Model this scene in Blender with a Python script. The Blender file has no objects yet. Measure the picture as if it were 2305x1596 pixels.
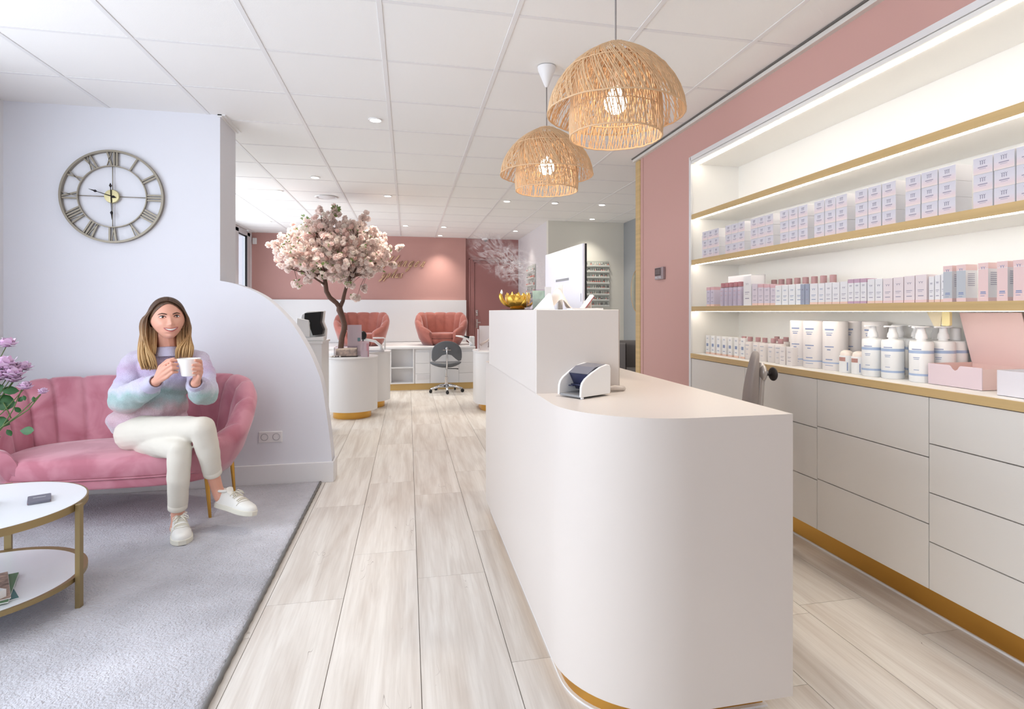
import bpy, bmesh, math, random
from math import sin, cos, pi, radians, sqrt
from mathutils import Vector, Matrix, Euler
random.seed(7)
S = bpy.context.scene
COL = S.collection

# ------------------------------------------------------------------ camera
cam = bpy.data.cameras.new('camera'); co = bpy.data.objects.new('camera', cam); COL.objects.link(co)
S.camera = co
co.location = (0, 0, 1.2)
co.rotation_euler = (pi/2, 0, -0.2100)
cam.sensor_width = 36; cam.lens = 1286.0/2305*36
cam.shift_x = -0.0173; cam.shift_y = -0.0419
cam.clip_start = 0.05; cam.clip_end = 100
# ------------------------------------------------------------------ world, exposure
S.view_settings.view_transform = 'Standard'; S.view_settings.look = 'None'
S.view_settings.exposure = 0.20; S.view_settings.gamma = 1; S.view_settings.use_curve_mapping = False
w = bpy.data.worlds.new('daylight'); S.world = w; w.use_nodes = True
bg = w.node_tree.nodes['Background']; bg.inputs[0].default_value = (0.80, 0.90, 1.0, 1); bg.inputs[1].default_value = 1.3
def area(name, loc, rot, sx, sy, power, color):
    l = bpy.data.lights.new(name, 'AREA'); l.shape = 'RECTANGLE'; l.size = sx; l.size_y = sy
    l.energy = power; l.color = color
    o = bpy.data.objects.new(name, l); COL.objects.link(o); o.location = loc; o.rotation_euler = rot
    return o
# daylight through the street windows: left side and front-left, both outside the frame
area('daylight_left', (-2.75, 0.9, 1.45), (0, -pi/2, 0), 1.9, 4.4, 74, (0.86, 0.91, 1.0))
area('daylight_front', (-1.8, -1.95, 1.5), (pi/2, 0, 0), 1.5, 2.0, 14, (0.88, 0.92, 1.0))
area('daylight_back_left', (-2.75, 7.6, 1.5), (0, -pi/2, 0), 1.8, 3.4, 45, (0.88, 0.93, 1.0))
def spot(name, loc, power, color=(1, .93, .82), size=1.9, blend=.9, r=.05):
    l = bpy.data.lights.new(name, 'SPOT'); l.energy = power; l.color = color; l.spot_size = size; l.spot_blend = blend
    l.shadow_soft_size = r
    o = bpy.data.objects.new(name, l); COL.objects.link(o); o.location = loc
    return o
def point(name, loc, power, color, r=.05):
    l = bpy.data.lights.new(name, 'POINT'); l.energy = power; l.color = color; l.shadow_soft_size = r
    o = bpy.data.objects.new(name, l); COL.objects.link(o); o.location = loc
    return o

# ------------------------------------------------------------------ materials
def lin(c):
    r = []
    for v in c[:3]:
        v = v/255.0
        r.append(v/12.92 if v <= 0.04045 else ((v+0.055)/1.055)**2.4)
    return (r[0], r[1], r[2], 1)
MATS = {}
def mat(name, col, rough=.5, metal=0, bump=0, bscale=200, var=0, vscale=3, stretch=None, sheen=0, trans=0, ior=1.45, emit=0, coat=0, alpha=1, sss=0):
    if name in MATS: return MATS[name]
    m = bpy.data.materials.new(name); m.use_nodes = True; nt = m.node_tree; N = nt.nodes; L = nt.links
    b = N['Principled BSDF']; c = lin(col)
    b.inputs['Base Color'].default_value = c; b.inputs['Roughness'].default_value = rough; b.inputs['Metallic'].default_value = metal
    b.inputs['Transmission Weight'].default_value = trans; b.inputs['IOR'].default_value = ior
    if sheen: b.inputs['Sheen Weight'].default_value = sheen; b.inputs['Sheen Roughness'].default_value = .4; b.inputs['Sheen Tint'].default_value = (1, .85, .88, 1)
    if coat: b.inputs['Coat Weight'].default_value = coat
    if alpha < 1: b.inputs['Alpha'].default_value = alpha
    if emit: b.inputs['Emission Color'].default_value = c; b.inputs['Emission Strength'].default_value = emit
    if sss: b.inputs['Subsurface Weight'].default_value = sss; b.inputs['Subsurface Radius'].default_value = (.01, .004, .002)
    if bump or var:
        tc = N.new('ShaderNodeTexCoord'); mp = N.new('ShaderNodeMapping'); L.new(tc.outputs['Object'], mp.inputs[0])
        if stretch: mp.inputs['Scale'].default_value = stretch
    if bump:
        n = N.new('ShaderNodeTexNoise'); n.inputs['Scale'].default_value = bscale; n.inputs['Detail'].default_value = 3; L.new(mp.outputs[0], n.inputs['Vector'])
        bm = N.new('ShaderNodeBump'); bm.inputs['Strength'].default_value = bump; bm.inputs['Distance'].default_value = .003
        L.new(n.outputs[0], bm.inputs['Height']); L.new(bm.outputs[0], b.inputs['Normal'])
    if var:
        n = N.new('ShaderNodeTexNoise'); n.inputs['Scale'].default_value = vscale; n.inputs['Detail'].default_value = 4; L.new(mp.outputs[0], n.inputs['Vector'])
        rp = N.new('ShaderNodeValToRGB'); L.new(n.outputs[0], rp.inputs[0])
        d = [max(0, x*(1-var)) for x in c[:3]]; u = [min(1, x*(1+var)) for x in c[:3]]
        rp.color_ramp.elements[0].position = .3; rp.color_ramp.elements[1].position = .7
        rp.color_ramp.elements[0].color = (*d, 1); rp.color_ramp.elements[1].color = (*u, 1)
        L.new(rp.outputs[0], b.inputs['Base Color'])
    MATS[name] = m
    return m
W_WALL = mat('white_wall_paint', (236, 236, 238), .6, bump=.08, bscale=120)
W_CEIL = mat('ceiling_tile_white', (250, 249, 247), .85, bump=.25, bscale=400)
W_RAIL = mat('ceiling_rail_white', (240, 239, 239), .4)
W_LAQ = mat('white_lacquer', (236, 235, 236), .38)
W_DRAW = mat('drawer_front_white', (232, 228, 222), .42)
W_NICHE = mat('niche_white', (246, 244, 240), .5)
PINK = mat('pink_wall_paint', (210, 166, 158), .6, bump=.06, bscale=90)
SALMON = mat('salmon_wall_paint', (196, 150, 143), .6, bump=.06, bscale=90, var=.05, vscale=1.2)
MAUVE = mat('dark_mauve_paint', (166, 116, 113), .5)
GREYW = mat('grey_wall_paint', (160, 163, 166), .6)
CREAM = mat('cream_wall_paint', (232, 230, 220), .6)
BRASS = mat('brushed_brass', (216, 166, 84), .33, 1, bump=.05, bscale=300, stretch=(1, 1, 20))
OAKG = mat('gold_oak_edge', (208, 178, 126), .45, 0, var=.10, vscale=14, stretch=(1, .06, 3))
CLOCKM = mat('aged_pewter_metal', (150, 142, 128), .45, .55)
BRONZE = mat('antique_gold_metal', (158, 138, 98), .42, .75)
CHROME = mat('chrome_metal', (215, 215, 218), .15, 1)
BLACKP = mat('black_plastic', (22, 22, 26), .4)
GLASS = mat('clear_acrylic', (245, 240, 246), .03, trans=1, ior=1.3)
JOINT = mat('dark_joint', (120, 108, 96), .8)

# ------------------------------------------------------------------ mesh helpers
class MB:
    def __init__(s): s.v = []; s.f = []
    def add(s, vs, fs):
        n = len(s.v); s.v += [tuple(p) for p in vs]; s.f += [tuple(i+n for i in f) for f in fs]; return s
    def box(s, x0, x1, y0, y1, z0, z1, M=None):
        vs = [Vector((x, y, z)) for z in (z0, z1) for y in (y0, y1) for x in (x0, x1)]
        if M: vs = [M @ p for p in vs]
        return s.add(vs, [(0, 2, 3, 1), (4, 5, 7, 6), (0, 1, 5, 4), (2, 6, 7, 3), (0, 4, 6, 2), (1, 3, 7, 5)])
    def prism(s, pts, z0, z1, M=None):      # convex/concave outline, counter-clockwise, ngon caps
        n = len(pts); vs = [Vector((p[0], p[1], z0)) for p in pts]+[Vector((p[0], p[1], z1)) for p in pts]
        if M: vs = [M @ p for p in vs]
        return s.add(vs, [tuple(range(n))[::-1], tuple(range(n, 2*n))]+[(i, (i+1) % n, n+(i+1) % n, n+i) for i in range(n)])
    def lathe(s, prof, c=(0, 0, 0), seg=32, M=None, cap=True):
        vs = []; fs = []; k = len(prof)
        for i in range(seg):
            a = 2*pi*i/seg
            for r, z in prof:
                p = Vector((c[0]+r*cos(a), c[1]+r*sin(a), c[2]+z)); vs.append(M @ p if M else p)
        for i in range(seg):
            j = (i+1) % seg
            for q in range(k-1): fs.append((i*k+q, j*k+q, j*k+q+1, i*k+q+1))
        if cap:
            if prof[0][0] > 1e-6: fs.append(tuple(i*k for i in range(seg))[::-1])
            if prof[-1][0] > 1e-6: fs.append(tuple(i*k+k-1 for i in range(seg)))
        return s.add(vs, fs)
    def tube(s, pts, r, seg=8, closed=False, cap=True, flat=1.0):
        pts = [Vector(p) for p in pts]; n = len(pts); rs = r if isinstance(r, (list, tuple)) else [r]*n
        T = [((pts[(i+1) % n] if (closed or i < n-1) else pts[i])-(pts[i-1] if (closed or i > 0) else pts[i])).normalized() for i in range(n)]
        up = Vector((0, 0, 1)) if abs(T[0].z) < .9 else Vector((1, 0, 0))
        u = (up-T[0]*up.dot(T[0])).normalized(); vs = []
        for i in range(n):
            u = (u-T[i]*u.dot(T[i]))
            u = u.normalized() if u.length > 1e-6 else Vector((1, 0, 0))
            v = T[i].cross(u)
            for k in range(seg):
                a = 2*pi*k/seg; vs.append(pts[i]+u*(rs[i]*cos(a)*flat)+v*(rs[i]*sin(a)))
        fs = []
        m = n if closed else n-1
        for i in range(m):
            j = (i+1) % n
            for k in range(seg): fs.append((i*seg+k, i*seg+(k+1) % seg, j*seg+(k+1) % seg, j*seg+k))
        if cap and not closed:
            fs.append(tuple(range(seg))[::-1]); fs.append(tuple(range((n-1)*seg, n*seg)))
        return s.add(vs, fs)
    def grid(s, rows, closed=False, flip=False):   # rows of points -> quads
        k = len(rows[0]); vs = [p for r in rows for p in r]; fs = []
        for i in range(len(rows)-1):
            for q in range(k if closed else k-1):
                a, b = i*k+q, i*k+(q+1) % k
                f = (a, b, b+k, a+k); fs.append(f[::-1] if flip else f)
        return s.add(vs, fs)
    def ball(s, c, r, seg=16, rings=10, M=None):
        rx, ry, rz = r if isinstance(r, (list, tuple)) else (r, r, r)
        vs = [Vector((0, 0, -rz))]; fs = []
        for i in range(1, rings):
            t = pi*i/rings
            for k in range(seg):
                a = 2*pi*k/seg; vs.append(Vector((rx*sin(t)*cos(a), ry*sin(t)*sin(a), -rz*cos(t))))
        vs.append(Vector((0, 0, rz))); e = len(vs)-1
        for k in range(seg):
            fs.append((0, 1+(k+1) % seg, 1+k)); fs.append((e, e-seg+k, e-seg+(k+1) % seg))
        for i in range(rings-2):
            for k in range(seg):
                a = 1+i*seg+k; b = 1+i*seg+(k+1) % seg; fs.append((a, b, b+seg, a+seg))
        c = Vector(c)
        vs = [(M.to_3x3() @ p if M else p)+c for p in vs]
        return s.add(vs, fs)
    def cap(s, p0, r0, p1, r1, seg=12):            # tapered capsule
        s.ball(p0, r0, seg, 8); s.ball(p1, r1, seg, 8); return s.tube([p0, p1], [r0, r1], seg)

def obj(name, B, m, parent=None, smooth=False, bevel=0, label=None, kind=None, seg=2, sub=0):
    me = bpy.data.meshes.new(name); me.from_pydata([tuple(v) for v in B.v], [], B.f); me.validate()
    me.materials.append(m)
    if smooth:
        me.polygons.foreach_set('use_smooth', [True]*len(me.polygons))
        if smooth != 'all': me.set_sharp_from_angle(angle=radians(40))
    o = bpy.data.objects.new(name, me); COL.objects.link(o)
    if parent is not None:
        o.parent = parent
        if parent.type == 'EMPTY': o.location = -parent.location
    if bevel:
        b = o.modifiers.new('bevel', 'BEVEL'); b.width = bevel; b.segments = seg; b.limit_method = 'ANGLE'; b.angle_limit = radians(50)
    if sub:
        b = o.modifiers.new('sub', 'SUBSURF'); b.levels = sub; b.render_levels = sub
    if label: o['label'] = label
    if kind: o['kind'] = kind
    return o
def thing(name, label, cat, loc=(0, 0, 0), group=None):
    o = bpy.data.objects.new(name, None); COL.objects.link(o); o.location = loc; o.empty_display_size = .05
    o['label'] = label; o['category'] = cat
    if group: o['group'] = group
    return o
def tag(o, label, cat, group=None):
    o['label'] = label; o['category'] = cat
    if group: o['group'] = group
    return o
def copytree(o, parent=None):
    c = o.copy(); COL.objects.link(c)
    if parent: c.parent = parent
    for ch in list(o.children): copytree(ch, c)
    return c
def dup(root, loc, rz=None, label=None, group=None):
    c = copytree(root); c.location = loc
    if rz is not None: c.rotation_euler = (0, 0, rz)
    if label: c['label'] = label
    if group: c['group'] = group
    return c
def piece(name, src, loc, parent, rot=None):       # repeated part sharing mesh data
    o = bpy.data.objects.new(name, src.data); COL.objects.link(o); o.parent = parent; o.location = loc
    if rot: o.rotation_euler = rot
    return o
def rrect(x0, x1, y0, y1, r, n=8, corners=(1, 1, 1, 1)):  # corners: (x0y0, x1y0, x1y1, x0y1)
    P = []
    for (cx, cy, a0, on, kx, ky) in ((x0+r, y0+r, pi, corners[0], x0, y0), (x1-r, y0+r, 1.5*pi, corners[1], x1, y0), (x1-r, y1-r, 0, corners[2], x1, y1), (x0+r, y1-r, .5*pi, corners[3], x0, y1)):
        if on: P += [(cx+r*cos(a0+.5*pi*i/n), cy+r*sin(a0+.5*pi*i/n)) for i in range(n+1)]
        else: P.append((kx, ky))
    return P
# ------------------------------------------------------------------ floor
def wood_mat():
    m = bpy.data.materials.new('pale_oak_plank'); m.use_nodes = True; nt = m.node_tree; N = nt.nodes; L = nt.links; b = N['Principled BSDF']
    b.inputs['Roughness'].default_value = .38
    tc = N.new('ShaderNodeTexCoord'); oi = N.new('ShaderNodeObjectInfo')
    ad = N.new('ShaderNodeVectorMath'); ad.operation = 'MULTIPLY_ADD'; ad.inputs[1].default_value = (17, 31, 7)
    L.new(oi.outputs['Random'], ad.inputs[0]); L.new(tc.outputs['Object'], ad.inputs[2])
    mp = N.new('ShaderNodeMapping'); mp.inputs['Scale'].default_value = (9, .7, 1); L.new(ad.outputs[0], mp.inputs[0])
    n1 = N.new('ShaderNodeTexNoise'); n1.inputs['Scale'].default_value = 1.6; n1.inputs['Detail'].default_value = 6; n1.inputs['Distortion'].default_value = .8; L.new(mp.outputs[0], n1.inputs[0])
    r1 = N.new('ShaderNodeValToRGB'); L.new(n1.outputs[0], r1.inputs[0])
    e = r1.color_ramp.elements; e[0].position = .28; e[0].color = lin((212, 202, 192)); e[1].position = .62; e[1].color = lin((238, 233, 226))
    mp2 = N.new('ShaderNodeMapping'); mp2.inputs['Scale'].default_value = (60, 2.2, 1); L.new(ad.outputs[0], mp2.inputs[0])
    n2 = N.new('ShaderNodeTexNoise'); n2.inputs['Scale'].default_value = 2; n2.inputs['Detail'].default_value = 4; L.new(mp2.outputs[0], n2.inputs[0])
    r2 = N.new('ShaderNodeValToRGB'); L.new(n2.outputs[0], r2.inputs[0]); r2.color_ramp.elements[0].position = .3; r2.color_ramp.elements[0].color = (.91, .90, .89, 1); r2.color_ramp.elements[1].position = .6; r2.color_ramp.elements[1].color = (1, 1, 1, 1)
    mx = N.new('ShaderNodeMix'); mx.data_type = 'RGBA'; mx.blend_type = 'MULTIPLY'; mx.inputs[0].default_value = 1
    L.new(r1.outputs[0], mx.inputs[6]); L.new(r2.outputs[0], mx.inputs[7])
    # knots and cracks
    mp3 = N.new('ShaderNodeMapping'); mp3.inputs['Scale'].default_value = (5.5, 1.25, 1); L.new(ad.outputs[0], mp3.inputs[0])
    n4 = N.new('ShaderNodeTexNoise'); n4.inputs['Scale'].default_value = 3.0; n4.inputs['Detail'].default_value = 2; L.new(mp3.outputs[0], n4.inputs[0])
    r4 = N.new('ShaderNodeValToRGB'); L.new(n4.outputs[0], r4.inputs[0]); q = r4.color_ramp.elements; q[0].position = .497; q[0].color = (0, 0, 0, 1); q[1].position = .5; q[1].color = (1, 1, 1, 1)
    e3 = r4.color_ramp.elements.new(.503); e3.color = (0, 0, 0, 1)
    n5 = N.new('ShaderNodeTexNoise'); n5.inputs['Scale'].default_value = 1.7; L.new(mp3.outputs[0], n5.inputs[0])
    r5 = N.new('ShaderNodeValToRGB'); L.new(n5.outputs[0], r5.inputs[0]); r5.color_ramp.elements[0].position = .62; r5.color_ramp.elements[1].position = .66
    ml = N.new('ShaderNodeMath'); ml.operation = 'MULTIPLY'; L.new(r4.outputs[0], ml.inputs[0]); L.new(r5.outputs[0], ml.inputs[1])
    mx2 = N.new('ShaderNodeMix'); mx2.data_type = 'RGBA'; L.new(ml.outputs[0], mx2.inputs[0]); L.new(mx.outputs[2], mx2.inputs[6]); mx2.inputs[7].default_value = lin((140, 124, 116))
    hs = N.new('ShaderNodeHueSaturation'); L.new(mx2.outputs[2], hs.inputs['Color'])
    mr = N.new('ShaderNodeMapRange'); mr.inputs['To Min'].default_value = .95; mr.inputs['To Max'].default_value = 1.05; L.new(oi.outputs['Random'], mr.inputs[0]); L.new(mr.outputs[0], hs.inputs['Value'])
    L.new(hs.outputs[0], b.inputs['Base Color'])
    return m
WOOD = wood_mat()
floor = obj('floor', MB().box(-2.7, 3.4, -1.7, 10.6, -.06, -.004), mat('plank_joint_brown', (120, 108, 98), .9), kind='structure')  # brown slab shows between planks as dark joint lines
PW = .3045; PL = 1.19
anch = {-2: 2.50, -1: 2.934, 0: 2.618, 1: 1.925, 3: 1.613, 5: 2.054, 6: 1.772}
plank0 = None
for k in range(-9, 11):
    x0 = .042+PW*k
    if x0 > 3.3: continue
    a = anch.get(k, 1.3+((k*.471) % 1.19))
    n0 = int(math.floor((-1.7-a)/PL)); y = a+n0*PL
    while y < 10.5:
        ya, yb = max(y, -1.7), min(y+PL, 10.5)
        if yb > .9 and not (x0 > 2.1 and yb < 4.6):
            full = abs((yb-ya)-PL) < 1e-4
            if full and plank0 is None:
                bb = MB().box(.0013, PW-.0013, .0010, PL-.0010, -.012, 0); plank0 = obj('plank', bb, WOOD, floor); plank0.location = (x0, ya, 0)
            elif full: piece('plank', plank0, (x0, ya, 0), floor)
            else:
                o = obj('plank', MB().box(.0013, PW-.0013, .0010, yb-ya-.0010, -.012, 0), WOOD, floor); o.location = (x0, ya, 0)
        y += PL
# ------------------------------------------------------------------ ceiling
CZ = 2.535
ceil = obj('ceiling', MB().box(-2.7, 3.4, -1.7, 10.6, CZ+.02, CZ+.08), W_CEIL, kind='structure')
gx = [-1.9224+.6*i for i in range(-2, 10)]; gy = [2.54+.6*j for j in range(-8, 15)]
tile0 = obj('ceiling_tile', MB().box(.010, .590, .010, .590, .003, .015), W_CEIL, ceil, bevel=.003, seg=1); tile0.location = (gx[1], gy[6], CZ)
T = .004
for x in gx[:-1]:
    for y in gy[:-1]:
        if x > 1.6 and y < 4.2: pass
        if y+.6 < 1.1 or (abs(x-gx[1]) < .01 and abs(y-gy[6]) < .01): continue
        if x+.6 < -2.7 or x > 3.2: continue
        o = piece('ceiling_tile', tile0, (x, y, CZ), ceil)
        b = o.modifiers.new('bevel', 'BEVEL'); b.width = .003; b.segments = 1
for x in gx: obj('ceiling_rail', MB().box(x-.012, x+.012, -1.7, 10.6, CZ, CZ+.02), W_RAIL, ceil, bevel=.001, seg=1)
rb = MB()
for y in gy:
    for i in range(len(gx)-1): rb.box(gx[i]+.0125, gx[i+1]-.0125, y-.0105, y+.0105, CZ+.0015, CZ+.02)
o = obj('cross_rail', rb, W_RAIL, ceil)
# ------------------------------------------------------------------ walls
def struct(name, B, m, **k): return obj(name, B, m, kind='structure', **k)
struct('wall_left', MB().box(-2.62, -2.51, 3.3, 4.24, 0, CZ+.02).box(-2.62, -2.51, -1.7, 3.3, 0, .35).box(-2.62, -2.51, -1.7, 3.3, 2.42, CZ+.02).box(-2.62, -2.51, -1.7, -1.4, .35, 2.42), W_WALL)
wn = struct('window_1', MB().box(-2.6, -2.53, -1.4, 3.3, .35, .40).box(-2.6, -2.53, -1.4, 3.3, 2.37, 2.42).box(-2.6, -2.53, -1.4, -1.34, .4, 2.37).box(-2.6, -2.53, .92, .98, .4, 2.37).box(-2.6, -2.53, 3.24, 3.3, .4, 2.37), W_LAQ)
FRW = mat('front_wall_bounce_taupe', (172, 142, 120), .7)  # unseen wall, taupe and extent chosen to dim and warm the counter front
struct('wall_front_unseen', MB().box(-.9, 2.6, -1.7, -1.6, 0, CZ+.02).box(-2.62, -.9, -1.7, -1.6, 0, .25).box(-2.62, -.9, -1.7, -1.6, 2.45, CZ+.02), FRW)
# sofa wall: pillar + curved fin, one continuous wall
fin = [(-2.62, 0), (-.523, 0), (-.526, .17), (-.550, .39), (-.572, .55), (-.597, .704), (-.632, .81), (-.672, .909), (-.725, 1.01), (-.785, 1.109), (-.865, 1.205), (-.956, 1.291), (-1.05, 1.348), (-1.154, 1.389), (-1.25, 1.41), (-1.25, CZ+.02), (-2.62, CZ+.02)]
def smooth_line(P, n=5):
    Q = []
    for i in range(len(P)-1):
        p0, p1, p2, p3 = [Vector(P[q]) for q in (max(i-1, 0), i, i+1, min(i+2, len(P)-1))]
        for s_ in range(n): t = s_/n; Q.append(tuple(.5*((2*p1)+(p2-p0)*t+(2*p0-5*p1+4*p2-p3)*t*t+(3*p1-p0-3*p2+p3)*t**3)))
    return Q+[tuple(P[-1])]
fin = fin[:2]+smooth_line(fin[2:15])+fin[15:]
B = MB(); FT = .155
n = len(fin); vs = [(x, 4.24, z) for x, z in fin]+[(x, 4.24+FT, z) for x, z in fin]
B.add(vs, [tuple(range(n)), tuple(range(n, 2*n))[::-1]]+[((i+1) % n, i, n+i, n+(i+1) % n) for i in range(n)])
B.box(-2.62, -1.2505, 4.24+FT, 4.60, 1.409, CZ+.02)
struct('wall_sofa', B, mat('sofa_wall_paint', (232, 233, 240), .6, bump=.08, bscale=120), smooth=True)
struct('baseboard_sofa', MB().box(-2.51, -.512, 4.222, 4.2405, 0, .143).box(-.523, -.508, 4.2395, 4.24+FT, 0, .143), W_LAQ, bevel=.003)
struct('trim_1', MB().box(-1.262, -1.236, 4.228, 4.612, CZ-.012, CZ+.004).box(-1.262, -1.215, 4.228, 4.612, CZ-.004, CZ+.004), W_RAIL)
# left wall of back room with window
struct('wall_back_left', MB().box(-2.70, -2.58, 4.6, 5.9, 0, CZ+.02).box(-2.70, -2.58, 9.42, 10.1-.0, 2.47, CZ+.02).box(-2.7, -2.58, 5.9, 9.42, 0, .7).box(-2.7, -2.58, 5.9, 9.42, 2.4, CZ+.02).box(-2.62, -2.58, 9.42, 10.42, 0, .7).box(-2.61, -2.58, 10.24, 10.42, .7, CZ+.02), W_WALL)
wf = mat('window_frame_grey', (205, 205, 208), .35)
win = struct('window_2', MB().box(-2.60, -2.565, 9.40, 9.60, .7, 2.50).box(-2.60, -2.565, 10.10, 10.26, .7, 2.50).box(-2.60, -2.565, 9.42, 10.26, 2.44, 2.52).box(-2.60, -2.565, 9.42, 10.26, .66, .74), wf, bevel=.004)
obj('window_gasket', MB().box(-2.6, -2.590, 9.60, 9.62, .74, 2.44).box(-2.6, -2.57, 10.08, 10.10, .74, 2.44).box(-2.6, -2.590, 9.6, 10.1, 2.42, 2.44), BLACKP, win)
obj('window_pane', MB().box(-2.612, -2.606, 9.6, 10.1, .74, 2.44), GLASS, win)
win3 = struct('window_3', MB().box(-2.66, -2.56, 5.9, 9.42, .7, .76).box(-2.66, -2.56, 5.9, 9.42, 2.34, 2.4).box(-2.66, -2.56, 5.9, 5.96, .7, 2.4).box(-2.66, -2.56, 7.6, 7.66, .7, 2.4), wf)
# back walls
struct('wall_back', MB().box(-2.62, 1.03, 10.42, 10.6, 0, CZ+.02), SALMON)
struct('wall_back_right', MB().box(1.03, 2.05, 10.475, 10.6, 0, CZ+.02), MAUVE)
dr = struct('door_1', MB().box(1.195, 2.0, 10.462, 10.48, 0, 2.092), MAUVE)
obj('door_frame', MB().box(1.09, 1.115, 10.44, 10.476, 0, 2.171).box(1.09, 2.012, 10.44, 10.476, 2.15, 2.171).box(1.115, 1.165, 10.450, 10.476, 0, 2.15).box(1.165, 1.188, 10.444, 10.476, 0, 2.115).box(1.165, 2.012, 10.444, 10.476, 2.10, 2.118), MAUVE, dr, bevel=.004)
h = MB(); h.box(1.215, 1.255, 10.445, 10.465, 1.12, 1.23).box(1.215, 1.255, 10.445, 10.465, .90, 1.06); h.lathe([(.02, 0), (.02, .02), (.012, .03)], (0, 0, 0), 12, Matrix.Translation((1.235, 10.45, 1.18)) @ Matrix.Rotation(pi/2, 4, 'X')); h.box(1.225, 1.30, 10.40, 10.42, .99, 1.01).box(1.228, 1.243, 10.40, 10.45, .99, 1.01)
obj('door_handle', h, CHROME, dr, bevel=.005)
struct('wall_rack_side', MB().box(2.015, 2.10, 8.25, 10.6, 0, CZ+.02), mat('lilac_white_paint', (230, 226, 228), .6))
struct('wall_rack_front', MB().box(2.015, 3.3, 8.15, 8.25, 0, CZ+.02), CREAM)
struct('wall_grey', MB().box(3.19, 3.3, 4.6, 8.2, 0, CZ+.02), GREYW)
# pink wall with niche
struct('wall_right', MB().box(1.955, 2.5, 3.72, 4.54, 0, 2.508).box(1.955, 2.5, -1.7, 3.72, 2.285, 2.508).box(2.45, 2.5, -1.7, 3.72, 0, 2.285), PINK)
struct('wall_right_end', MB().box(1.965, 3.25, 4.54, 4.70, 0, CZ+.02), PINK)
struct('trim_2', MB().box(1.950, 1.966, 4.545, 4.595, 0, 2.508), PINK, bevel=.006)
struct('trim_3', MB().box(1.945, 1.985, 4.60, 4.70, 0, 2.508), OAKG, bevel=.012)
struct('trim_4', MB().box(1.925, 1.98, -1.7, 4.71, 2.506, CZ+.003), mat('ceiling_edge_trim', (228, 224, 218), .5), bevel=.002)
struct('shadow_gap_strip', MB().box(1.915, 1.925, -1.7, 4.71, 2.528, CZ+.002), mat('shadow_gap_grey', (110, 106, 102), .7))  # grey strip paints the shade of the gap under the ceiling edge
struct('wall_niche_back', MB().box(2.326, 2.36, -1.6, 3.72, .86, 2.26), W_NICHE)
struct('wall_niche_end', MB().box(1.955, 2.36, 3.705, 3.719, .1, 2.285), W_NICHE)
struct('wall_niche_top', MB().box(1.955, 2.36, -1.6, 3.704, 2.24, 2.26), W_NICHE)
struct('trim_6', MB().box(1.948, 1.962, 3.700, 3.728, .1, 2.292).box(1.948, 1.962, -1.6, 3.71, 2.262, 2.292), W_LAQ, bevel=.002)
# ------------------------------------------------------------------ downlights
dl = [(-.222, 4.115), (-.903, 5.995), (-.227, 6.787), (-1.401, 6.764), (-2.027, 9.10), (-.924, 7.619), (-.036, 9.079), (.553, 9.097), (.553, 10.117), (1.170, 6.814), (1.766, 6.803), (2.371, 6.794), (2.597, 7.866), (1.739, 9.301)]
dn = ['nearest the sofa wall, alone in its tile', 'in line above the round front manicure table', 'nearest the middle of the room beyond the round vent', 'left of the round vent, nearest the pillar', 'far left beside the back window', 'just right of the round vent above the blossom tree', 'above the space left of the wall lettering', 'above the wall lettering, second row from the back wall', 'closest to the salmon back wall, throwing a cone of light', 'left one of the row of three before the reception monitor', 'middle one of the row of three before the reception monitor', 'right one of the row of three before the reception monitor', 'in front of the cream wall with the polish rack', 'beside the polish rack on the lilac side wall']
EMW = mat('lamp_white', (255, 250, 240), .5, emit=9)
for i, (x, y) in enumerate(dl):
    if i == 0:
        d0 = thing('downlight', 'small round recessed ceiling spot '+dn[0], 'ceiling light', (x, y, CZ), 'round recessed ceiling spots')
        obj('rim', MB().lathe([(.038, -.001), (.038, -.006), (.045, -.006), (.047, 0), (.047, .002), (.038, .002)], (x, y, CZ), 24, cap=False), W_RAIL, d0, smooth=True)
        obj('lens', MB().lathe([(0, -.003), (.038, -.003)], (x, y, CZ), 24, cap=False), EMW, d0)
    else: dup(d0, (x, y, CZ), None, 'small round recessed ceiling spot '+dn[i])
    spot('spot_lamp', (x, y, CZ-.02), {8: 46, 13: 14, 12: 30}.get(i, 40), size=1.75)
v = thing('ceiling_vent', 'round white ceiling air vent above the blossom tree', 'vent', (-.929, 7.015, CZ))
obj('vent_rim', MB().lathe([(.10, -.002), (.115, -.010), (.125, -.008), (.13, 0), (.10, .002)], (-.929, 7.015, CZ), 32, cap=False), W_RAIL, v, smooth=True)
obj('vent_disc', MB().lathe([(0, -.014), (.06, -.013), (.092, -.004), (.092, .002)], (-.929, 7.015, CZ), 32, cap=False), W_RAIL, v, smooth=True)
v = thing('security_camera', 'small white dome camera with black eye on ceiling above mauve door', 'camera', (1.379, 10.38, CZ))
obj('camera_base', MB().lathe([(0, -.03), (.05, -.03), (.065, -.015), (.065, 0)], (1.379, 10.38, CZ), 24), W_LAQ, v, smooth=True)
obj('camera_eye', MB().ball((1.385, 10.36, CZ-.035), .026), BLACKP, v, smooth=True)
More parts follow.
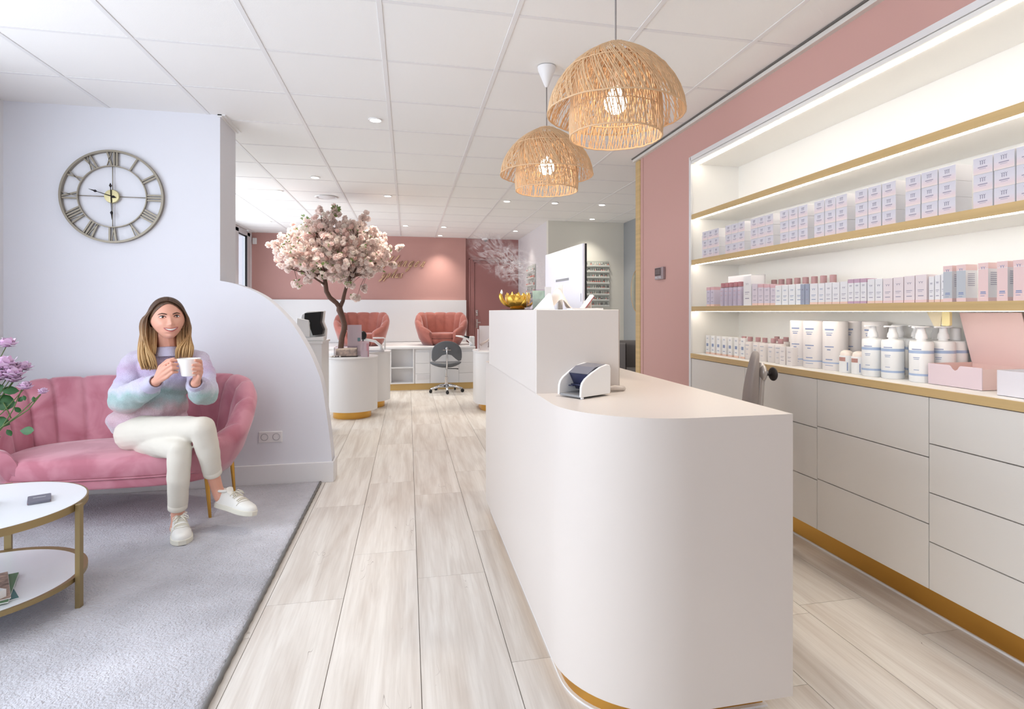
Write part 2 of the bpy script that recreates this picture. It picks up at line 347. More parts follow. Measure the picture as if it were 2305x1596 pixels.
# ------------------------------------------------------------------ drawer cabinets on the right
CX = 1.955
units = [(1.3, 1.825, 'rightmost'), (1.825, 2.438, 'middle'), (2.438, 3.05, 'second from the niche end'), (3.05, 3.70, 'at the niche end')]
cuts = [(.134, .318, .506, .694, .872), (.134, .384, .640, .872), (.134, .376, .630, .872), (.134, .376, .630, .872)]
for (y0, y1, nm), cz in zip([(.6, 1.825, 'rightmost')]+units[1:], cuts):
    t = thing('drawer_cabinet', 'built-in white drawer cabinet under the product shelves, '+nm+(', four rows of drawers' if len(cz) == 5 else ''), 'cabinet', (2.15, (y0+y1)/2, 0), 'built-in drawer cabinets')
    obj('carcass', MB().box(CX+.02, 2.32, y0, y1, .135, .872), JOINT, t)
    ya = 1.2 if y0 < 1 else y0
    for a, b in zip(cz[:-1], cz[1:]):
        obj('drawer', MB().box(CX, CX+.019, ya+.0015, y1-.0015, a+.002, b-.002), W_DRAW, t, bevel=.001, seg=1)
    if y0 < 1:
        for a, b in zip(cz[:-1], cz[1:]): obj('drawer', MB().box(CX, CX+.019, y0, 1.197, a+.002, b-.002), W_DRAW, t, bevel=.001, seg=1)
tag(obj('brass_plinth', MB().box(2.045, 2.06, .6, 3.70, .006, .134), BRASS), 'long brushed gold plinth strip under the white drawers', 'plinth')
tag(obj('plinth_seal', MB().box(2.038, 2.045, .6, 3.70, 0, .008), W_LAQ), 'thin white seal strip along foot of the gold plinth', 'strip')
t = thing('worktop', 'long white worktop with gold oak front edge over drawers', 'worktop', (2.15, 2, .89))
obj('top_panel', MB().box(1.958, 2.324, .6, 3.70, .876, .905), W_NICHE, t)
obj('front_edge', MB().box(1.946, 1.959, .6, 3.70, .874, .906), OAKG, t, bevel=.001)
LEDM = mat('led_strip_light', (255, 246, 232), .5, emit=13)
def shelf(z, nm):
    t = thing('wall_shelf', nm, 'shelf', (2.15, 2, z), 'long lit wall shelves')
    obj('shelf_panel', MB().box(1.968, 2.324, .6, 3.704, z-.03, z), W_NICHE, t)
    obj('front_edge', MB().box(1.955, 1.968, .6, 3.704, z-.034, z), OAKG, t, bevel=.001)
    obj('led_strip', MB().box(1.978, 1.990, .6, 3.69, z-.036, z-.030), LEDM, t)
shelf(1.883, 'topmost empty niche shelf with gold oak edge and light strip')
shelf(1.563, 'niche shelf with gold oak edge carrying the stacked square cartons')
shelf(1.236, 'lowest niche shelf with gold oak edge carrying upright boxes and bottles')
tag(obj('led_strip', MB().box(1.982, 2.000, .6, 3.68, 2.234, 2.240), LEDM), 'bright light strip along the niche ceiling above top shelf', 'light')
# ------------------------------------------------------------------ reception counter
t = thing('reception_counter', 'large white reception counter with rounded corner and gold base', 'counter', (.78, 2.4, 0))
out = rrect(.455, 1.097, 1.468, 3.46, .33, 20, (1, 0, 0, 0))
# rounded far-left corner small
out = out[:-1]+[(.52, 3.46), (.485, 3.45), (.462, 3.425), (.455, 3.39)]
LEFTC = mat('counter_white', (222, 214, 208), .36)
obj('counter_body', MB().prism(out, .08, .8998), LEFTC, t, smooth=True)
obj('worktop', MB().prism(out, .8998, .902), LEFTC, t, smooth=True)
gb = rrect(.495, 1.06, 1.56, 3.40, .25, 14, (1, 0, 0, 0))
obj('gold_base', MB().prism(gb, 0, .0795), BRASS, t, smooth=True)
obj('floor_seal', MB().prism(rrect(.485, 1.07, 1.548, 3.41, .26, 14, (1, 0, 0, 0)), 0, .006), W_LAQ, t)
obj('raised_screen_box', MB().box(.455, .772, 2.022, 3.255, .9, 1.207), LEFTC, t, bevel=.0015, seg=1)
# ------------------------------------------------------------------ woman on the sofa
def bake(name, B, voxel, m, parent, iters=4, disp=None, factor=.5):
    me = bpy.data.meshes.new(name+'_src'); me.from_pydata([tuple(v) for v in B.v], [], B.f)
    o = bpy.data.objects.new(name+'_src', me); COL.objects.link(o)
    r = o.modifiers.new('r', 'REMESH'); r.mode = 'VOXEL'; r.voxel_size = voxel; r.use_smooth_shade = True
    s_ = o.modifiers.new('s', 'SMOOTH'); s_.iterations = iters; s_.factor = factor
    if disp:
        tx = bpy.data.textures.new('folds', 'CLOUDS'); tx.noise_scale = disp[1]; tx.noise_depth = 1
        d = o.modifiers.new('d', 'DISPLACE'); d.texture = tx; d.strength = disp[0]; d.mid_level = .5; d.texture_coords = 'GLOBAL'
    dg = bpy.context.evaluated_depsgraph_get(); ev = o.evaluated_get(dg)
    nm = bpy.data.meshes.new_from_object(ev); nm.name = name
    nm.materials.clear(); nm.materials.append(m)
    nm.polygons.foreach_set('use_smooth', [True]*len(nm.polygons))
    bpy.data.objects.remove(o); bpy.data.meshes.remove(me)
    o = bpy.data.objects.new(name, nm); COL.objects.link(o); o.parent = parent
    if parent is not None and parent.type == 'EMPTY': o.location = -parent.location
    return o
J = {'pelvis': (-1.5796, 3.8744, 0.4372), 'waist': (-1.4989, 3.8163, 0.5923), 'chest': (-1.4094, 3.7563, 0.8097), 'chestup': (-1.3909, 3.7319, 0.9113), 'neck': (-1.3658, 3.6959, 0.9838), 'head': (-1.3353, 3.6383, 1.1477), 'rsh': (-1.5863, 3.8043, 0.9087), 'rel': (-1.5485, 3.6122, 0.697), 'rwr': (-1.3139, 3.3883, 0.8253), 'rcuff': (-1.3345, 3.4029, 0.8051), 'rpalm': (-1.2559, 3.3248, 0.878), 'lsh': (-1.1997, 3.6707, 0.9234), 'lel': (-1.1178, 3.5101, 0.7309), 'lwr': (-1.0999, 3.3325, 0.8218), 'lcuff': (-1.1012, 3.343, 0.8064), 'lpalm': (-1.0681, 3.2746, 0.8837), 'rhip': (-1.6035, 3.8284, 0.4615), 'rknee': (-1.0676, 3.3256, 0.5815), 'rmid': (-1.2857, 3.5152, 0.5628), 'rcalf': (-1.0501, 3.373, 0.4372), 'rhem': (-1.0491, 3.4341, 0.31), 'rank': (-1.0374, 3.4623, 0.2226), 'rheel': (-1.0181, 3.4582, 0.1733), 'lhip': (-1.4994, 3.7755, 0.4365), 'lknee': (-1.1812, 3.3396, 0.4755), 'lmid': (-1.3219, 3.523, 0.4568), 'lcalf': (-1.1858, 3.3406, 0.3111), 'lhem': (-1.2062, 3.3858, 0.1495), 'lank': (-1.2141, 3.408, 0.0731), 'lheel': (-1.2251, 3.4205, 0.031), 'cup_top': (-1.124, 3.2661, 0.9595), 'cup_bot': (-1.1262, 3.2665, 0.872), 'hemL': (-1.702, 3.8494, 0.5543), 'hemM': (-1.4306, 3.6893, 0.599), 'hemR': (-1.204, 3.641, 0.617), 'rf0': (-1.2343, 3.2896, 0.9249), 'rf0b': (-1.1926, 3.2551, 0.9478), 'rf0t': (-1.1696, 3.2655, 0.9488), 'rf1': (-1.2301, 3.2785, 0.9029), 'rf1b': (-1.1821, 3.2375, 0.9309), 'rf1t': (-1.1631, 3.2591, 0.9286), 'rf2': (-1.2234, 3.277, 0.8823), 'rf2b': (-1.1776, 3.2366, 0.9105), 'rf2t': (-1.1609, 3.2586, 0.908), 'rf3': (-1.2165, 3.2807, 0.8634), 'rf3b': (-1.1795, 3.2472, 0.889), 'rf3t': (-1.1651, 3.2646, 0.8869), 'rth0': (-1.2692, 3.3379, 0.9096), 'rth1': (-1.2432, 3.3528, 0.9405), 'rth2': (-1.2111, 3.346, 0.9499), 'lf0': (-1.0603, 3.2832, 0.9198), 'lf0b': (-1.0466, 3.2342, 0.9447), 'lf0t': (-1.0585, 3.201, 0.9522), 'lf1': (-1.0545, 3.2717, 0.9045), 'lf1b': (-1.0435, 3.2182, 0.9255), 'lf1t': (-1.0681, 3.1928, 0.9283), 'lf2': (-1.0528, 3.2662, 0.8865), 'lf2b': (-1.0417, 3.2127, 0.9055), 'lf2t': (-1.0663, 3.1873, 0.9085), 'lf3': (-1.0573, 3.2672, 0.8703), 'lf3b': (-1.0458, 3.2187, 0.8844), 'lf3t': (-1.0659, 3.1923, 0.8877), 'lth0': (-1.0985, 3.322, 0.863), 'lth1': (-1.1151, 3.346, 0.8962), 'lth2': (-1.1206, 3.3369, 0.9255), 'rtoe': (-0.7894, 3.2152, 0.1375), 'rsole0': (-1.047, 3.4644, 0.124), 'rsole1': (-0.8093, 3.2092, 0.0995), 'ltoe': (-1.1133, 3.182, -0.006)}
J = {k: Vector(v) for k, v in J.items()}
J['rhip'] = Vector((-1.5208, 3.6472, 0.5063)); J['lhip'] = Vector((-1.4299, 3.6176, 0.4731)); J['pelvis'] = Vector((-1.5101, 3.7267, 0.5151)); J['waist'] = Vector((-1.4668, 3.7583, 0.6143))
J['rsh'] = Vector((-1.572, 3.775, .905)); J['lsh'] = Vector((-1.232, 3.765, .905))
SKIN = mat('skin', (226, 168, 146), .45, sss=.15)
SKIN2 = mat('eyelid_skin', (206, 146, 126), .5)
def g2(x, z, cx, cz, sx, sz): return math.exp(-((x-cx)/sx)**2-((z-cz)/sz)**2)
RX, RY, RZ = .085, .098, .112
def xs(z):
    t = min(1, max(0, (-z-.005)/.105)); return 1-.25*t*t*(3-2*t)
def shear(z):
    t = min(1, max(0, (-z+.02)/.13)); return .046*t
def feat(x, z):
    a = abs(x)
    f = .004*g2(a, z, .03, .030, .03, .010)-.009*g2(a, z, .034, .012, .017, .011)
    f += .0145*g2(x, z, 0, -.012, .0085, .022)+.0125*g2(x, z, 0, -.028, .0105, .010)+.007*g2(a, z, .013, -.031, .007, .007)
    f += .006*g2(a, z, .044, -.026, .020, .018)+.004*g2(x, z, 0, -.047, .026, .005)+.007*g2(x, z, 0, -.070, .020, .006)
    f += -.006*g2(x, z, 0, -.080, .025, .006)+.009*g2(x, z, 0, -.097, .024, .014)-.004*g2(a, z, .05, -.055, .008, .012)
    return f
def ysurf(x, z):
    q = 1-(x/(RX*xs(z)))**2-(z/RZ)**2
    return RY*sqrt(max(q, 0))+shear(z)+feat(x, z)
hc = Vector((-1.353, 3.642, 1.158)); ang = radians(-61)
HM = Matrix.Translation(hc) @ Matrix(((cos(ang+pi/2), cos(ang), 0, 0), (sin(ang+pi/2), sin(ang), 0, 0), (0, 0, 1, 0), (0, 0, 0, 1))) @ Matrix.Rotation(radians(-3), 4, 'Y')
def headmesh(B):
    rows = []
    for i in range(1, 60):
        t = pi*i/60; r = []
        for k in range(72):
            a = 2*pi*k/72; x = RX*sin(t)*cos(a); y = RY*sin(t)*sin(a); z = -RZ*cos(t)
            x *= xs(z); fr = max(0, min(1, (sin(a)*sin(t))*2))
            y += shear(z)+feat(x, z)*fr
            r.append(HM @ Vector((x, y, z)))
        rows.append(r)
    n = len(rows); B.grid(rows, closed=True)
    k = len(B.v); B.v += [tuple(HM @ Vector((0, shear(-RZ), -RZ))), tuple(HM @ Vector((0, 0, RZ)))]
    base = k-n*72
    for q in range(72):
        B.f.append((base+(q+1) % 72, base+q, k)); B.f.append((base+(n-1)*72+q, base+(n-1)*72+(q+1) % 72, k+1))
woman = thing('person', 'smiling woman in pastel sweater and white trousers sitting cross-legged on pink sofa with cup', 'person', (-1.45, 3.7, .41))
B = MB(); headmesh(B)
B.cap(J['neck']+Vector((0, .01, -.04)), .056, hc+Vector((-.012, .02, -.08)), .050)
B.cap(J['rsh'], .045, J['lsh'], .045); B.cap(J['chest'], .075, J['waist'], .07); B.cap(J['waist'], .07, J['pelvis'], .075)
for a in 'rl':
    B.cap(J[a+'sh'], .045, J[a+'el'], .04); B.cap(J[a+'el'], .04, J[a+'wr'], .026)
    B.cap(J[a+'hip'], .085, J[a+'knee'], .05); B.cap(J[a+'knee'], .05, J[a+'hem'], .034); B.cap(J[a+'hem'], .034, J[a+'ank'], .031); B.cap(J[a+'ank'], .031, J[a+'heel'], .032)
    # palm: flattened fan of overlapping capsules from wrist to knuckles
    for i in range(4): B.cap(J[a+'wr'], .019, J['%sf%d' % (a, i)], .0105, 10)
    for i in range(4):
        p, q, r_ = J['%sf%d' % (a, i)], J['%sf%db' % (a, i)], J['%sf%dt' % (a, i)]
        s_ = (.0092, .0088, .0088, .0078)[i]
        B.cap(p, s_+.001, q, s_, 10); B.cap(q, s_, r_, s_-.0014, 10)
    B.cap(J[a+'wr'], .017, J[a+'th0'], .013, 10); B.cap(J[a+'th0'], .0125, J[a+'th1'], .0100, 10); B.cap(J[a+'th1'], .0100, J[a+'th2'], .0085, 10)
bake('body', B, .0036, SKIN, woman, 1, factor=.4)
def HP(x, z, d=0): return HM @ Vector((x, ysurf(x, z)+d, z))
EYEW = mat('eye_white', (238, 234, 232), .2); IRIS = mat('iris_brown', (60, 42, 34), .2); BROW = mat('brow_brown', (92, 64, 50), .8); LASH = mat('lash_dark', (40, 28, 26), .7)
LIP = mat('lip_rose', (192, 104, 100), .4); TEETH = mat('teeth_white', (244, 240, 234), .3); MOUTHD = mat('mouth_dark', (110, 45, 42), .6)
R3 = HM.to_3x3()
for sx in (-1, 1):
    c = HP(sx*.034, .0125, -.0015)
    e = obj('eye', MB().ball(c, (.0148, .006, .0056), 20, 12, R3), EYEW, woman, smooth='all')
    obj('iris', MB().ball(HP(sx*.034+.0015, .0125, .0035), (.0058, .0018, .0054), 14, 8, R3), IRIS, e, smooth='all')
    obj('lash', MB().tube([HP(sx*.034+sx*dx, .0125+dz, .0028) for dx, dz in ((-.0155, -.001), (-.009, .0055), (0, .0080), (.009, .0062), (.0175, .0010))], [.0009, .0019, .0022, .0021, .0010], 6), LASH, e, smooth='all')
    obj('eyelid', MB().tube([HP(sx*.034+sx*dx, .0125+dz, .0012) for dx, dz in ((-.0155, .000), (-.009, -.0052), (0, -.0074), (.009, -.0058), (.016, 0))], .0016, 6), SKIN2, e, smooth='all')
    obj('eyebrow', MB().tube([HP(sx*x, z, .0006) for x, z in ((.014, .0265), (.024, .0305), (.036, .0335), (.048, .0305), (.055, .026))], [.0022, .0036, .0034, .0024, .0008], 6), BROW, woman, smooth='all')
def arc(w, z0, zc, n=13): return [(-w+2*w*i/(n-1), z0+(zc-z0)*(1-(2*i/(n-1)-1)**2)) for i in range(n)]
up = arc(.0350, -.0470, -.0530); mid = arc(.0345, -.0480, -.0650); lo = arc(.034, -.0483, -.0680)
mo = obj('mouth', MB().grid([[HP(x, z, .0022) for x, z in up], [HP(x, z*.5+z2*.5, .0030) for (x, z), (_, z2) in zip(up, mid)], [HP(x, z, .0022) for x, z in mid]]), MOUTHD, woman, smooth='all')
tu = arc(.0300, -.0492, -.0542); tl = arc(.0300, -.0498, -.0630)
obj('teeth', MB().grid([[HP(x, z, .0040) for x, z in tu], [HP(x, (z+z2)/2, .0052) for (x, z), (_, z2) in zip(tu, tl)], [HP(x, z, .0040) for x, z in tl]]), TEETH, mo, smooth='all')
rr = [.0008]+[.0019]*11+[.0008]
obj('upper_lip', MB().tube([HP(x, z+.0006, .0032) for x, z in up], rr, 8), LIP, mo, smooth='all')
obj('lower_lip', MB().tube([HP(x, z, .0032) for x, z in lo], [v*1.35 for v in rr], 8), LIP, mo, smooth='all')
# hair: cap and long straight locks (x across the picture, y towards viewer)
ex = Vector((.939, .3445, 0)); ey = Vector((.3445, -.939, 0)); ez = Vector((0, 0, 1))
def HV(x, y, z): return hc+ex*x+ey*y+ez*z
def hair_mat():
    m = bpy.data.materials.new('hair_ombre'); m.use_nodes = True; N = m.node_tree.nodes; L = m.node_tree.links; b = N['Principled BSDF']
    tc = N.new('ShaderNodeTexCoord'); sp = N.new('ShaderNodeSeparateXYZ'); L.new(tc.outputs['Object'], sp.inputs[0])
    mr = N.new('ShaderNodeMapRange'); mr.inputs['From Min'].default_value = 1.22; mr.inputs['From Max'].default_value = .93; L.new(sp.outputs['Z'], mr.inputs[0])
    mp = N.new('ShaderNodeMapping'); mp.inputs['Scale'].default_value = (260, 260, 5); L.new(tc.outputs['Object'], mp.inputs[0])
    n = N.new('ShaderNodeTexNoise'); n.inputs['Scale'].default_value = 1; n.inputs['Detail'].default_value = 3; L.new(mp.outputs[0], n.inputs[0])
    ad = N.new('ShaderNodeMath'); ad.operation = 'MULTIPLY_ADD'; ad.inputs[1].default_value = .5; L.new(n.outputs[0], ad.inputs[0]); L.new(mr.outputs[0], ad.inputs[2])
    rp = N.new('ShaderNodeValToRGB'); L.new(ad.outputs[0], rp.inputs[0]); e = rp.color_ramp.elements
    e[0].position = .15; e[0].color = lin((70, 50, 40)); e[1].position = 1.2; e[1].color = lin((196, 158, 106))
    k = e.new(.55); k.color = lin((124, 94, 68)); k = e.new(.95); k.color = lin((182, 142, 94))
    L.new(rp.outputs[0], b.inputs['Base Color']); b.inputs['Roughness'].default_value = .42
    bm = N.new('ShaderNodeBump'); bm.inputs['Strength'].default_value = .5; bm.inputs['Distance'].default_value = .002; L.new(n.outputs[0], bm.inputs['Height']); L.new(bm.outputs[0], b.inputs['Normal'])
    return m
HAIR = hair_mat(); B = MB(); rnd = random.Random(3)
def cr(P, n=4):
    Q = []
    for i in range(len(P)-1):
        p0, p1, p2, p3 = P[max(i-1, 0)], P[i], P[i+1], P[min(i+2, len(P)-1)]
        for s_ in range(n): t = s_/n; Q.append(.5*((2*p1)+(p2-p0)*t+(2*p0-5*p1+4*p2-p3)*t*t+(3*p1-p0-3*p2+p3)*t**3))
    return Q+[P[-1]]
rows = []
for i in range(0, 15):      # skull cap: front hairline, down to nape at the back
    t = .02+i*.150; r = []
    for k in range(48):
        a = 2*pi*k/48; fr_ = sin(a)
        lim = 2.15 if fr_ < -.1 else 2.15-(fr_+.1)/1.1*1.42-.0*abs(cos(a))
        tt = min(t, max(lim, .72)); r.append(HM @ Vector((.0895*sin(tt)*cos(a), .104*sin(tt)*sin(a)-.003, .1185*cos(tt))))
    rows.append(r)
B.grid(rows, closed=True, flip=True)
def lock(P, r, w):
    Q2 = []
    for q in cr([Vector(p) for p in P]):
        l = Vector((q.x/.091, q.y/.105, q.z/.121))
        if l.length > 0:
            k_ = min(1, max(0, (q.z-.005)/.05)); tgt = (1.0+.035*w); f_ = tgt/l.length
            if k_ > 0: q = q*(1+(f_-1)*k_)
            elif l.length < 1.0 and q.z > -.04: q = q/l.length
        Q2.append(HV(*q))
    m_ = len(Q2); rs = [r*min(1, .5+i*.10)*(1 if i < m_*.82 else max(.10, 1-(i-m_*.82)/(m_*.18)*.9)) for i in range(m_)]
    B.tube(Q2, rs, 6, flat=.65)
px_ = .010
for side in (-1, 1):
    for k in range(210 if side < 0 else 170):          # locks from the parting over the side of the head
        u = rnd.random(); w = rnd.random()           # u: front -> back
        y0 = .066-.15*u; s_ = rnd.random()
        if side < 0:
            xm = -.094-.020*w-.012*u; ym = .040-.10*u; xe = -.052-.078*s_; ye = .070-.075*u; ze = -.258-.030*w
            P = [(px_, y0, .117), (-.040, y0*1.0, .110), (-.082, ym+.020, .058), (xm, ym+.006, -.010), (xm-.004, ym+.004, -.075), (xm*.5+xe*.5-.010, (ym+ye)/2, -.15), (xe-.006, ye, -.215), (xe+.008, ye+.002, ze)]
        else:
            xm = .096+.014*w; ym = .022-.09*u; xe = .040+.084*s_; ye = .058-.07*u; ze = -.205-.030*w
            P = [(px_, y0, .117), (.050, y0*1.0, .105), (.090, ym+.020, .052), (xm, ym+.004, -.012), (xm+.008, ym, -.07), (xm*.55+xe*.45+.006, (ym+ye)/2, -.125), (xe+.006, ye, -.17), (xe, ye, ze)]
        lock(P, .0050+.002*w, w)
    for k in range(80):                              # inner side locks beside the neck, and back hair
        w = rnd.random(); u = rnd.random()
        x = side*(.050+.045*w) if side > 0 else -(.050+.045*w); y = .012-.085*u
        lock([(x*.9, y-.02, .07), (x*1.02, y-.005, .0), (x*1.02, y, -.07), (x*1.05, y+.012, -.14), (x*1.10, y+.028, -.20 if side < 0 else -.18)], .0065, w)
for k in range(70):
    x = -.075+.155*rnd.random()
    lock([(x*.8, -.085, .06), (x, -.098, -.01), (x, -.085, -.09), (x*1.05, -.075, -.16), (x*1.1, -.08, -.22)], .013, 0)
obj('hair', B, HAIR, woman, smooth='all')
# sweater
def sweater_mat():
    m = bpy.data.materials.new('pastel_knit'); m.use_nodes = True; N = m.node_tree.nodes; L = m.node_tree.links; b = N['Principled BSDF']
    tc = N.new('ShaderNodeTexCoord'); sp = N.new('ShaderNodeSeparateXYZ'); L.new(tc.outputs['Object'], sp.inputs[0])
    n = N.new('ShaderNodeTexNoise'); n.inputs['Scale'].default_value = 7; n.inputs['Detail'].default_value = 3; L.new(tc.outputs['Object'], n.inputs[0])
    a = N.new('ShaderNodeMath'); a.operation = 'MULTIPLY_ADD'; a.inputs[1].default_value = .14; L.new(n.outputs[0], a.inputs[0]); L.new(sp.outputs['Z'], a.inputs[2])
    mr = N.new('ShaderNodeMapRange'); mr.inputs['From Min'].default_value = .60; mr.inputs['From Max'].default_value = 1.08; L.new(a.outputs[0], mr.inputs[0])
    rp = N.new('ShaderNodeValToRGB'); L.new(mr.outputs[0], rp.inputs[0]); e = rp.color_ramp.elements
    e[0].position = 0; e[0].color = lin((204, 198, 208)); e[1].position = 1; e[1].color = lin((214, 206, 224))
    for p, c in ((.10, (206, 178, 192)), (.22, (212, 184, 190)), (.32, (176, 196, 196)), (.42, (164, 194, 194)), (.50, (206, 206, 222)), (.62, (204, 196, 226)), (.74, (200, 176, 208)), (.86, (212, 202, 224))):
        k = e.new(p); k.color = lin(c)
    wn = N.new('ShaderNodeTexNoise'); wn.inputs['Scale'].default_value = 240; wn.inputs['Detail'].default_value = 1; L.new(tc.outputs['Object'], wn.inputs[0])
    mx = N.new('ShaderNodeMix'); mx.data_type = 'RGBA'; mx.blend_type = 'OVERLAY'; mx.inputs[0].default_value = .35; L.new(rp.outputs[0], mx.inputs[6]); L.new(wn.outputs[0], mx.inputs[7])
    L.new(mx.outputs[2], b.inputs['Base Color']); b.inputs['Roughness'].default_value = .9; b.inputs['Sheen Weight'].default_value = .3
    w = N.new('ShaderNodeTexWave'); w.wave_type = 'BANDS'; w.bands_direction = 'X'; w.inputs['Scale'].default_value = 70; w.inputs['Distortion'].default_value = 3.5; w.inputs['Detail'].default_value = 2; L.new(tc.outputs['Object'], w.inputs[0])
    bm = N.new('ShaderNodeBump'); bm.inputs['Strength'].default_value = .4; bm.inputs['Distance'].default_value = .003; L.new(w.outputs[0], bm.inputs['Height'])
    b2 = N.new('ShaderNodeBump'); b2.inputs['Strength'].default_value = .5; b2.inputs['Distance'].default_value = .003; L.new(wn.outputs[0], b2.inputs['Height']); L.new(bm.outputs[0], b2.inputs['Normal'])
    L.new(b2.outputs[0], b.inputs['Normal'])
    return m
KNIT = sweater_mat()
B = MB(); V = Vector
B.cap(J['rsh'], .066, J['lsh'], .066, 16); B.ball(J['chestup']+V((0, -.008, .006)), (.125, .102, .070), 24, 14)
B.cap(J['rsh']+V((.05, .0, .028)), .05, J['neck']+V((-.03, .015, -.015)), .045); B.cap(J['lsh']+V((-.05, .0, .028)), .05, J['neck']+V((.03, .015, -.015)), .045)
B.ball(J['chest']+V((0, .005, .01)), (.175, .125, .15), 24, 16); B.ball(J['waist']+V((.01, -.005, .03)), (.175, .135, .14), 24, 16); B.ball(J['waist']+V((.0, -.01, -.055)), (.185, .145, .085), 24, 14)
B.ball(J['pelvis']+V((-.005, .0, .055)), (.175, .14, .085), 24, 14)
B.ball(J['pelvis']+V((-.085, .0, .045)), (.09, .10, .075))
for a, r0, r1, r2 in (('r', .076, .086, .048), ('l', .072, .072, .046)):
    B.cap(J[a+'sh']+V((0, 0, -.005)), .068, J[a+'sh'].lerp(J[a+'el'], .6), r0+.004, 18); B.cap(J[a+'sh'].lerp(J[a+'el'], .6), r0+.004, J[a+'el']+V((0, 0, .012)), r1, 18)
    c2 = J[a+'el'].lerp(J[a+'wr'], .72); B.cap(J[a+'el']+V((0, 0, .010)), r1*.97, c2, r2+.012, 18)
    B.tube([c2, J[a+'wr'].lerp(J[a+'el'], .10)], [r2+.008, r2-.008], 18)
bake('sweater', B, .006, KNIT, woman, 6, disp=(.026, .075))
RIB = mat('knit_rib', (208, 204, 228), .9, bump=.6, bscale=260, sheen=.2)
def rib(name, pts, r, n=44, dr=.0018, flat=1):
    B = MB(); pts = [V(p) for p in pts]; T = (pts[-1]-pts[0]).normalized(); u = T.orthogonal().normalized(); v = T.cross(u); rows = []
    for i, p in enumerate(pts):
        rows.append([p+(u*cos(2*pi*k/(2*n))+v*sin(2*pi*k/(2*n)))*(r[i]+(dr if k % 2 else -dr)) for k in range(2*n)])
    B.grid(rows, closed=True); return obj(name, B, RIB, woman, smooth='all')
for a in 'rl':
    e_ = (J[a+'el']-J[a+'wr']).normalized(); w_ = J[a+'wr']
    rib('cuff', [w_+e_*.062, w_+e_*.045, w_+e_*.02, w_-e_*.004, w_-e_*.008, w_+e_*.0], [.047, .047, .042, .037, .033, .028])
nb = J['neck']+V((-.002, .004, 0))
rib('collar', [nb+V((.004, -.012, -.048)), nb+V((.003, -.010, -.022)), nb+V((.002, -.008, .004)), nb+V((.002, -.006, .008)), nb+V((.002, -.006, .0))], [.082, .074, .066, .062, .056], 50)
# trousers
TR = mat('cream_trousers', (222, 216, 204), .75, bump=.15, bscale=500)
B = MB()
B.ball(J['pelvis']+V((.03, -.01, -.005)), (.135, .12, .085), 24, 14)
B.cap(J['rhip'], .100, J['rhip'].lerp(J['rknee'], .55)+V((0, 0, .0)), .080, 20); B.cap(J['rhip'].lerp(J['rknee'], .55)+V((0, 0, .0)), .080, J['rknee'], .062, 20)
B.cap(J['rknee'], .062, J['rcalf'], .056, 20); B.tube([J['rcalf'], J['rhem']], [.055, .045], 24)
B.cap(J['lhip'], .092, J['lhip'].lerp(J['lknee'], .55), .074, 20); B.cap(J['lhip'].lerp(J['lknee'], .55), .074, J['lknee'], .058, 20)
B.cap(J['lknee'], .058, J['lcalf'], .054, 20); B.tube([J['lcalf'], J['lhem']], [.053, .045], 24)
tr = bake('trousers', B, .006, TR, woman, 5, disp=(.009, .085))
for a, r in (('r', .0465), ('l', .0465)):
    d_ = (J[a+'calf']-J[a+'hem']).normalized(); hm = J[a+'hem']
    B = MB(); u = d_.orthogonal().normalized(); v = d_.cross(u); rows = []
    for off, rr_ in ((.028, r-.001), (.027, r+.001), (.0, r), (-.003, r-.002), (-.003, r-.006), (.004, r-.014)):
        rows.append([hm+d_*off+(u*cos(2*pi*k/32)+v*sin(2*pi*k/32))*rr_ for k in range(32)])
    B.grid(rows, closed=True); obj('hem', B, TR, tr, smooth='all')
